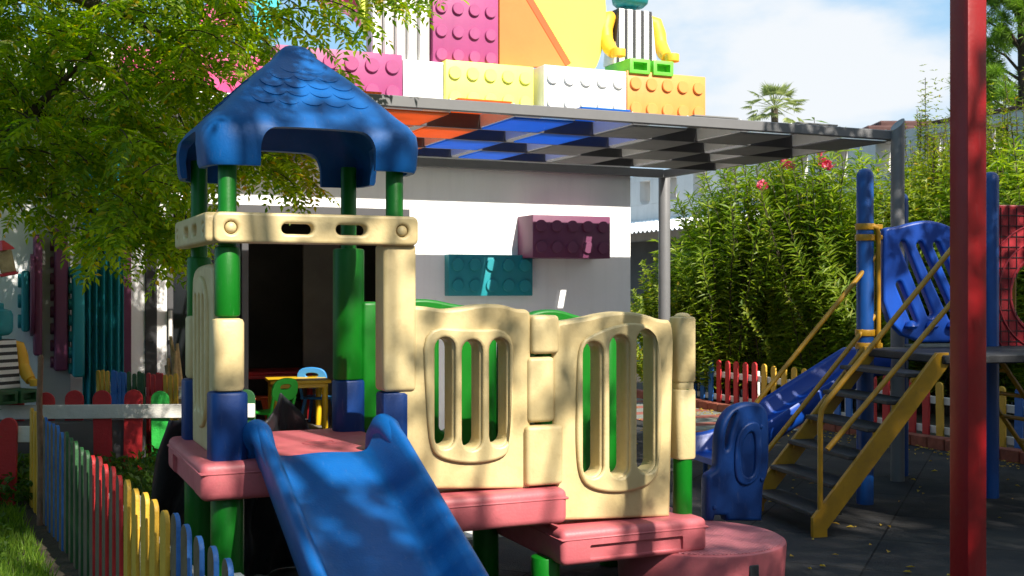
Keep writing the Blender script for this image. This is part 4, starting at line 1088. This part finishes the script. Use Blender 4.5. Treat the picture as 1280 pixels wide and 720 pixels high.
# palm
p = at(968, 360, 55); p.z = 0
T = thing('palm_tree', 'distant fan palm above the canopy edge', 'palm tree', Matrix.Translation(p))
hz_ = CZ+(360-133)/F*55
t = B(); tube(t, [(0, 0, 0), (.1, 0, hz_*.5), (0, 0, hz_)], [.22, .18, .17], 10); obj('trunk', t, 'palebark', T)
vf = VF()
for i in range(46):
    a = R(0, 2*pi); el = R(-.5, 1.25); d = Vector((cos(a)*cos(el), sin(a)*cos(el), sin(el))); p0 = Vector((0, 0, hz_))
    L0 = R(.8, 1.15); pts = [p0+d*L0*t+Vector((0, 0, -.18*t*t)) for t in (0, .5, 1)]
    sd_ = d.cross(Vector((0, 0, 1))); sd_ = sd_.normalized() if sd_.length > .1 else Vector((1, 0, 0))
    for k_ in range(13):
        b_ = radians(-75+150*k_/12); dd = (d*cos(b_)+sd_*sin(b_)+Vector((0, 0, -.35))).normalized(); vf.leaf(pts[2], dd, Vector((0, 0, 1)), R(.45, .65), .07)
    vf.leaf(p0, pts[2]-p0, sd_, L0, .04)
finish(T, 'crown', vf, 'leafPalm')
# pine at top right
p = at(1278, 360, 22); p.z = 0
T = thing('pine_tree', 'pine tree with soft needle tufts in the top right corner', 'pine tree', Matrix.Translation(p))
t = B(); tube(t, [(0, 0, 0), (.1, 0, 4), (-.05, 0, 9)], [.2, .16, .06], 10); obj('trunk', t, 'bark', T)
vf = VF(); t = B()
for i in range(80):
    z = R(4.2, 8.8); a = R(0, 2*pi); l = R(.5, 1.25)*(1.15-(z-4.4)/7); e = Vector((cos(a)*l, sin(a)*l, z+R(.1, .5)))
    tube(t, [(0, 0, z-.2), tuple(e*.55+Vector((0, 0, z*.45))), tuple(e)], [.035, .025, .012], 5)
    for j in range(22):
        q = e+rv()*R(.05, .3); ax = (rv()+Vector((0, 0, .8))).normalized()
        for k_ in range(26): vf.leaf(q, ax*.6+rv(), rv(), R(.13, .22), .012)
obj('limb', t, 'bark', T); finish(T, 'crown', vf, 'leafP')

# ---- feathery tree at the left
def compound(vf, p, d, nrm, ln, pairs, ll, lw):
    d = d.normalized(); sd_ = d.cross(nrm)
    if sd_.length < 1e-3: sd_ = d.orthogonal()
    sd_.normalize(); up = sd_.cross(d)
    for i in range(pairs):
        t = (i+.6)/pairs; q = p+d*ln*t+Vector((0, 0, -1))*ln*.22*t*t
        f = .65+.5*sin(pi*min(1, t*.9+.1))
        for s in (-1, 1):
            vf.leaf(q, sd_*s*.9+d*.55+Vector((0, 0, -.2)), up+rv()*.35, ll*f*R(.85, 1.15), lw*f, .2)
    vf.leaf(p+d*ln+Vector((0, 0, -ln*.22)), d+Vector((0, 0, -.4)), up, ll, lw, .2)
def inside(poly, x, y):
    c = False; n = len(poly); j = n-1
    for i in range(n):
        if (poly[i][1] > y) != (poly[j][1] > y) and x < (poly[j][0]-poly[i][0])*(y-poly[i][1])/(poly[j][1]-poly[i][1])+poly[i][0]: c = not c
        j = i
    return c
def feathery():
    base = Vector((-4.3, 7.4, 0))
    T = thing('feathery_tree', 'leafy tree with drooping feathery sprays filling the top left corner', 'tree', Matrix.Translation(base))
    vf = VF(); tb = B(); lb = B()
    W3 = lambda x, y, Y: at(x, y, Y)-base
    tube(tb, [(0, 0, 0), (.05, 0, 1.0), (.1, .05, 2.0), (.3, .0, 2.9), (.5, -.1, 3.8), (.6, -.1, 5)], [.17, .14, .13, .12, .09, .05], 12)
    obj('trunk', tb, 'bark', T)
    limbs = [[W3(-60, 210, 7.2), W3(20, 160, 7.0), W3(60, 120, 6.9), W3(120, 60, 6.9)], [W3(-120, 40, 7.4), W3(60, -20, 7.3), W3(190, -10, 7.3), W3(330, -40, 7.2), W3(460, -25, 7.1)],
             [W3(-50, 120, 7.6), W3(80, 150, 7.9), W3(190, 160, 8.2), W3(290, 170, 8.3)], [W3(-40, 200, 7.3), W3(60, 240, 7.5), W3(150, 280, 7.6)], [W3(60, -20, 7.3), W3(130, 10, 6.9), W3(200, 40, 6.8)]]
    for l in limbs: tube(lb, l, [.055-.045*i/(len(l)-1) for i in range(len(l))], 7)
    main = [(-160, -160), (330, -160), (318, 20), (300, 70), (235, 130), (215, 215), (205, 300), (150, 300), (110, 255), (60, 250), (-20, 230), (-160, 200)]
    back = [(225, 130), (330, 130), (345, 190), (330, 215), (225, 215)]
    top = [(330, -160), (520, -160), (500, -40), (430, -25), (330, -20)]
    def twig(p, ln, Yd, dens=1.0, dirx=None):
        d = Vector((R(-.2, .6) if dirx is None else dirx, R(-.45, .3), R(-1.0, -.35))).normalized(); n = int(ln/.04)
        pts = []; q = p.copy(); dd = Vector((d.x*1.3, d.y, .15)).normalized()
        for i in range(n):
            pts.append(q.copy()); dd = (dd+(d-dd)*.16+rv()*.08).normalized(); q = q+dd*.04
        tube(lb, pts[::2]+[pts[-1]], .0045, 3, False)
        for i, q in enumerate(pts):
            if i < 1: continue
            sgn = 1 if i % 2 else -1
            ax = (pts[min(i+1, n-1)]-pts[max(0, i-1)]).normalized(); o = ax.cross(Vector((0, 0, 1)));
            if o.length < .1: o = Vector((1, 0, 0))
            o = Matrix.Rotation(R(-.9, .9), 3, ax) @ o.normalized()
            compound(vf, q, o*sgn*R(.7, 1)+ax*R(.3, .7)+Vector((0, 0, -.35)), Vector((0, 0, 1))+rv()*.5, R(.16, .23), 6, R(.054, .07), .0255)
    def fill(poly, n, Y0, Y1, l0, l1):
        xs = [p[0] for p in poly]; ys = [p[1] for p in poly]; k_ = 0
        while k_ < n:
            x, y = R(min(xs), max(xs)), R(min(ys), max(ys))
            if not inside(poly, x, y): continue
            k_ += 1; twig(W3(x, y, R(Y0, Y1)), R(l0, l1), 0)
    fill(main, 440, 6.6, 8.4, .25, .5)
    fill(back, 50, 7.6, 8.4, .25, .4)
    fill(top, 26, 6.7, 7.4, .25, .45)
    # single sprays that hang clear of the mass
    for (x, y, Y, l, dx) in ((330, 20, 6.9, .45, .3), (360, 10, 6.9, .5, .35), (385, 0, 6.8, .5, .5), (430, -18, 7.0, .5, .6), (470, -22, 7.0, .45, .9), (455, -10, 7.0, .4, .5), (330, 190, 8.0, .5, .7), (320, 175, 8.0, .55, .9), (300, 200, 7.9, .5, .5), (355, 5, 7.2, .35, .1), (395, 88, 7.4, .3, 1.0),
                             (60, 290, 7.0, .4, .3), (90, 285, 7.0, .45, .3), (120, 290, 6.9, .5, .5), (150, 290, 6.9, .5, .6), (170, 270, 6.9, .45, .9), (185, 285, 6.9, .4, .7), (140, 255, 6.8, .55, .8), (30, 265, 7.2, .3, .2), (180, 300, 7.0, .4, .3), (5, 260, 7, .4, .1)):
        twig(W3(x, y, Y), l, 0, 1, dx)
    # upper crown above the frame: shades the lower sprays
    for i in range(330):
        q = Vector((R(-5.6, -.9), R(3.6, 8.5), R(4.0, 5.6)))
        if q.z < CZ+.27*q.y+.25: continue
        if q.x > -2.6 and q.y > 4.6: continue
        twig(q-base, R(.3, .5), 0)
    for i in range(380):  # unseen twigs added to shade the sprays and block overhead sky light
        twig(Vector((R(-2.4, .2), R(2.7, 4.6), R(4.3, 5.4)))-base, R(.3, .5), 0)
    for l in ([(.5, -.1, 3.8), (1.2, -1.2, 4.6), (2.0, -2.4, 4.9)], [(.5, -.1, 3.8), (1.4, -.2, 4.5), (2.6, -.6, 4.8)], [(.5, 0, 3.6), (-.4, -1.4, 4.6)], [(.5, 0, 3.8), (0, .9, 4.8)]):
        tube(lb, l, [.06, .04, .02][:len(l)], 7)
    obj('limb', lb, 'bark', T, None, 60); finish(T, 'crown', vf, 'leafA')
feathery()
# ---- shade trees behind and right of the viewpoint
def shade_tree(label, base, trunk_h, blobs, mat='leafS', ll=.085):
    T = thing('shade_tree', label, 'tree', Matrix.Translation(base))
    tb = B(); tube(tb, [(0, 0, 0), (.05, .02, trunk_h*.5), (0, 0, trunk_h)], [.19, .15, .12], 12); obj('trunk', tb, 'bark', T)
    vf = VF(); lb = B(); b3 = Vector(base)
    for (c, r, n) in blobs:
        c = Vector(c)-b3; tube(lb, [(0, 0, trunk_h*.95), tuple(c*.5+Vector((0, 0, trunk_h*.5))), tuple(c)], [.08, .05, .02], 7)
        for k_ in range(n):      # leaf clumps
            d = rv(); q = c+Vector((d.x*r[0], d.y*r[1], d.z*r[2]))*R(.15, 1)**.5
            cr = R(.10, .24)
            for j in range(26):
                d2 = rv(); vf.leaf(q+d2*cr*R(.2, 1), d2+rv()*.6, rv(), ll*R(.7, 1.2), ll*.5)
    obj('limb', lb, 'bark', T, None, 60); finish(T, 'crown', vf, mat)
def shade_by_plan(label, base, trunk_h, zones, ll=.12, depth=(9.0, 12.0)):
    """crown shaped for its shadow: leaf clumps fill zones across the sun by the shade wanted"""
    A = Vector((cos(SUN_AZ), sin(SUN_AZ), 0)); Bv = sd.cross(A)
    T = thing('shade_tree', label, 'tree', Matrix.Translation(base)); b3 = Vector(base)
    tb = B(); tube(tb, [(0, 0, 0), (.08, .05, trunk_h*.5), (0, 0, trunk_h)], [.26, .2, .14], 12); obj('trunk', tb, 'bark', T)
    vf = VF(); lb = B()
    for (a0, a1, b0, b1, tau) in zones:
        n = int((a1-a0)*(b1-b0)*tau*17)  # clump count follows the depth of shade wanted in the zone
        for k_ in range(n):
            q = A*R(a0, a1)+Bv*R(b0, b1)+sd*R(*depth)-b3
            if k_ % 9 == 0: tube(lb, [(0, 0, trunk_h*R(.6, 1)), tuple(q*.5+Vector((0, 0, trunk_h*.42))), tuple(q)], [.05, .03, .012], 5)
            cr = R(.08, .24)
            for j in range(26):
                d2 = rv(); vf.leaf(q+d2*cr*R(.2, 1), d2+rv()*.6, rv(), ll*R(.7, 1.2), ll*.5)
    obj('limb', lb, 'bark', T, None, 60); finish(T, 'crown', vf, 'leafS')
shade_by_plan('high open tree behind and right of the viewpoint, dappling the playhouse', (3.9, -1.6, 0), 4.6,
    [(2.6, 3.3, 3.3, 4.1, .75), (3.7, 4.1, 3.3, 4.1, .6), (2.6, 3.25, 2.4, 3.3, .9), (3.72, 4.1, 2.4, 3.3, .9), (3.25, 3.72, 2.4, 2.75, 1.2), (3.25, 3.72, 3.5, 4.1, .9), (3.38, 3.7, 3.06, 3.22, 3.5), (3.3, 3.75, 2.5, 2.82, 2.5), (1.9, 2.6, 3.5, 4.5, 1.0), (1.5, 2.6, 2.1, 3.35, 2.0), (1.6, 2.8, 4.5, 5.4, 1.0),
     (1.1, 1.9, 3.35, 4.2, 1.0), (.9, 1.5, 2.4, 3.3, .25), (.6, 1.8, 4.85, 5.5, .9), (1.5, 1.8, 4.4, 4.85, .9), (-.3, 1.7, 5.5, 6.8, 2.0), (3.3, 3.75, .8, 2.6, 3.2), (4.1, 5.0, 2.2, 3.7, 3.0)], .105, (5.2, 8.0))
shade_by_plan('dense spreading tree right of the viewpoint, shading the stairs and dark floor', (8.2, -.8, 0), 6.2,
    [(4.9, 8.0, 1.6, 4.15, 2.5), (5.6, 8.0, 4.15, 4.85, 1.3), (8.0, 11.5, 1.6, 4.9, 2.6), (9.0, 11.5, 4.9, 5.4, 1.5)], .14)
shade_tree('low broad tree added right of the climbing frame to block sky light', (8.0, 7.6, 0), 3.2, [((6.6, 7.4, 5.0), (1.7, 1.4, .8), 260), ((5.0, 6.0, 5.2), (1.4, 1.2, .6), 150)], 'leafS', .13)  # unseen tree put here to cut sky light over the stairs
shade_tree('unseen tree added behind the viewpoint to block sky light, over the lawn side', (-2.4, -1.4, 0), 4.6, [((-2.4, .5, 6.6), (2.0, 3.2, 1.0), 420)], 'leafS', .1)  # unseen crown put here to cut sky light from overhead and behind

# unseen trees added behind and beside the viewpoint to block sky light
for i, (x, y, h) in enumerate(((-7, -5, 7), (-3, -8.5, 5.2), (1.2, -9.5, 4.8), (5.5, -8.5, 5.2), (9.5, -5, 7.5), (10.5, -.5, 6.5), (11.0, 4, 6.0), (-8.5, 1.0, 6.5))):
    shade_tree(('broad tree added to block sky light at the back left, behind the viewpoint', 'added sky-blocking tree behind the viewpoint, second from the left', 'lowest added sky-blocking tree straight behind the viewpoint', 'added sky-blocking tree behind the viewpoint, right of the lowest', 'added sky-blocking tree at the rear right corner', 'added sky-blocking tree right of the viewpoint, in the middle of the right side', 'added sky-blocking tree off to the right beyond the climbing frame', 'added sky-blocking tree off to the left beside the lawn')[i],
               (x, y, 0), h*.4, [((x, y, h*.55), (2.5, 2.1, h*.42), 110), ((x+1.0, y+.4, h*.33), (2.0, 1.6, h*.28), 60)], 'leafS', .34)
# ---- ground growth
def inpoly(poly): 
    xs = [p[0] for p in poly]; ys = [p[1] for p in poly]
    while 1:
        x, y = R(min(xs), max(xs)), R(min(ys), max(ys))
        if inside(poly, x, y): return x, y
vf = VF()
gp = [(-4.6, 5), (-3.0, 5), (-2.0, 3.2), (-.95, 3.2), (-3.3, 7.75), (-5, 7.7)]
for i in range(24000):
    x, y = inpoly(gp); d = Vector((R(-.5, .5), R(-.5, .5), 1)); vf.leaf(Vector((x, y, .008)), d, rv(), R(.04, .11), .007)
o = obj('grass', vf.mesh('grass'), 'grass', None, None, 0); prop(o, 'bright green grass left of the rainbow fence', 'grass', kind='stuff')
vf = VF()
gq = [(-5.2, 7.6), (-3.1, 7.75), (-2.2, 6.3), (-1.75, 6.6), (-1.95, 8.7), (-2.6, 10.0), (-5.4, 9.6)]
for i in range(15000):
    x, y = inpoly(gq); h = max(.02, .24+.16*noise.noise(Vector((x*2, y*2, 0)))); 
    vf.leaf(Vector((x, y, R(.01, h))), rv()+Vector((0, 0, .4)), Vector((0, 0, 1))+rv()*.6, R(.04, .08), .035)
for i in range(2500):
    x, y = inpoly([(-4.6, 5), (-3.0, 5), (-2.6, 6.0), (-3.35, 7.6), (-5, 7.7)]); vf.leaf(Vector((x, y, R(.01, .12))), rv()+Vector((0, 0, .4)), Vector((0, 0, 1))+rv()*.6, R(.03, .06), .03)
o = obj('ground_cover', vf.mesh('ground_cover'), 'leafG', None, None, 0); prop(o, 'low dark leafy ground cover behind the rainbow fence', 'ground cover', kind='stuff')
vf = VF()
for i in range(420):
    x, y = R(-1.5, 5), R(5.5, 14.5); a = R(0, 6.3)
    vf.leaf(Vector((x, y, .012)), Vector((cos(a), sin(a), R(-.05, .25))), Vector((R(-.3, .3), R(-.3, .3), 1)), R(.025, .06), R(.012, .03), .3)
for i in range(420):
    p_ = RF.w(-.2-abs(random.gauss(0, .22)), R(-7.5, 1.5)); a = R(0, 6.3)
    vf.leaf(Vector((p_.x, p_.y, .016)), Vector((cos(a), sin(a), R(-.05, .3))), Vector((R(-.3, .3), R(-.3, .3), 1)), R(.025, .055), R(.012, .03), .3)
o = obj('fallen_leaves', vf.mesh('fallen_leaves'), 'litter', None, None, 0); prop(o, 'scattered dry yellow leaves on the dark floor', 'leaves', kind='stuff')
# young plant near the left edge
p = at(4, 520, 6.6); p.z = 0
shrub('thin young plant with soft green leaves at the left edge', Vector((p.x-.2, p.y, 0)), 1.1, .2, 8, 10, 'leafG', .07, .03, 'young_plant', cat='plant', low=.3)
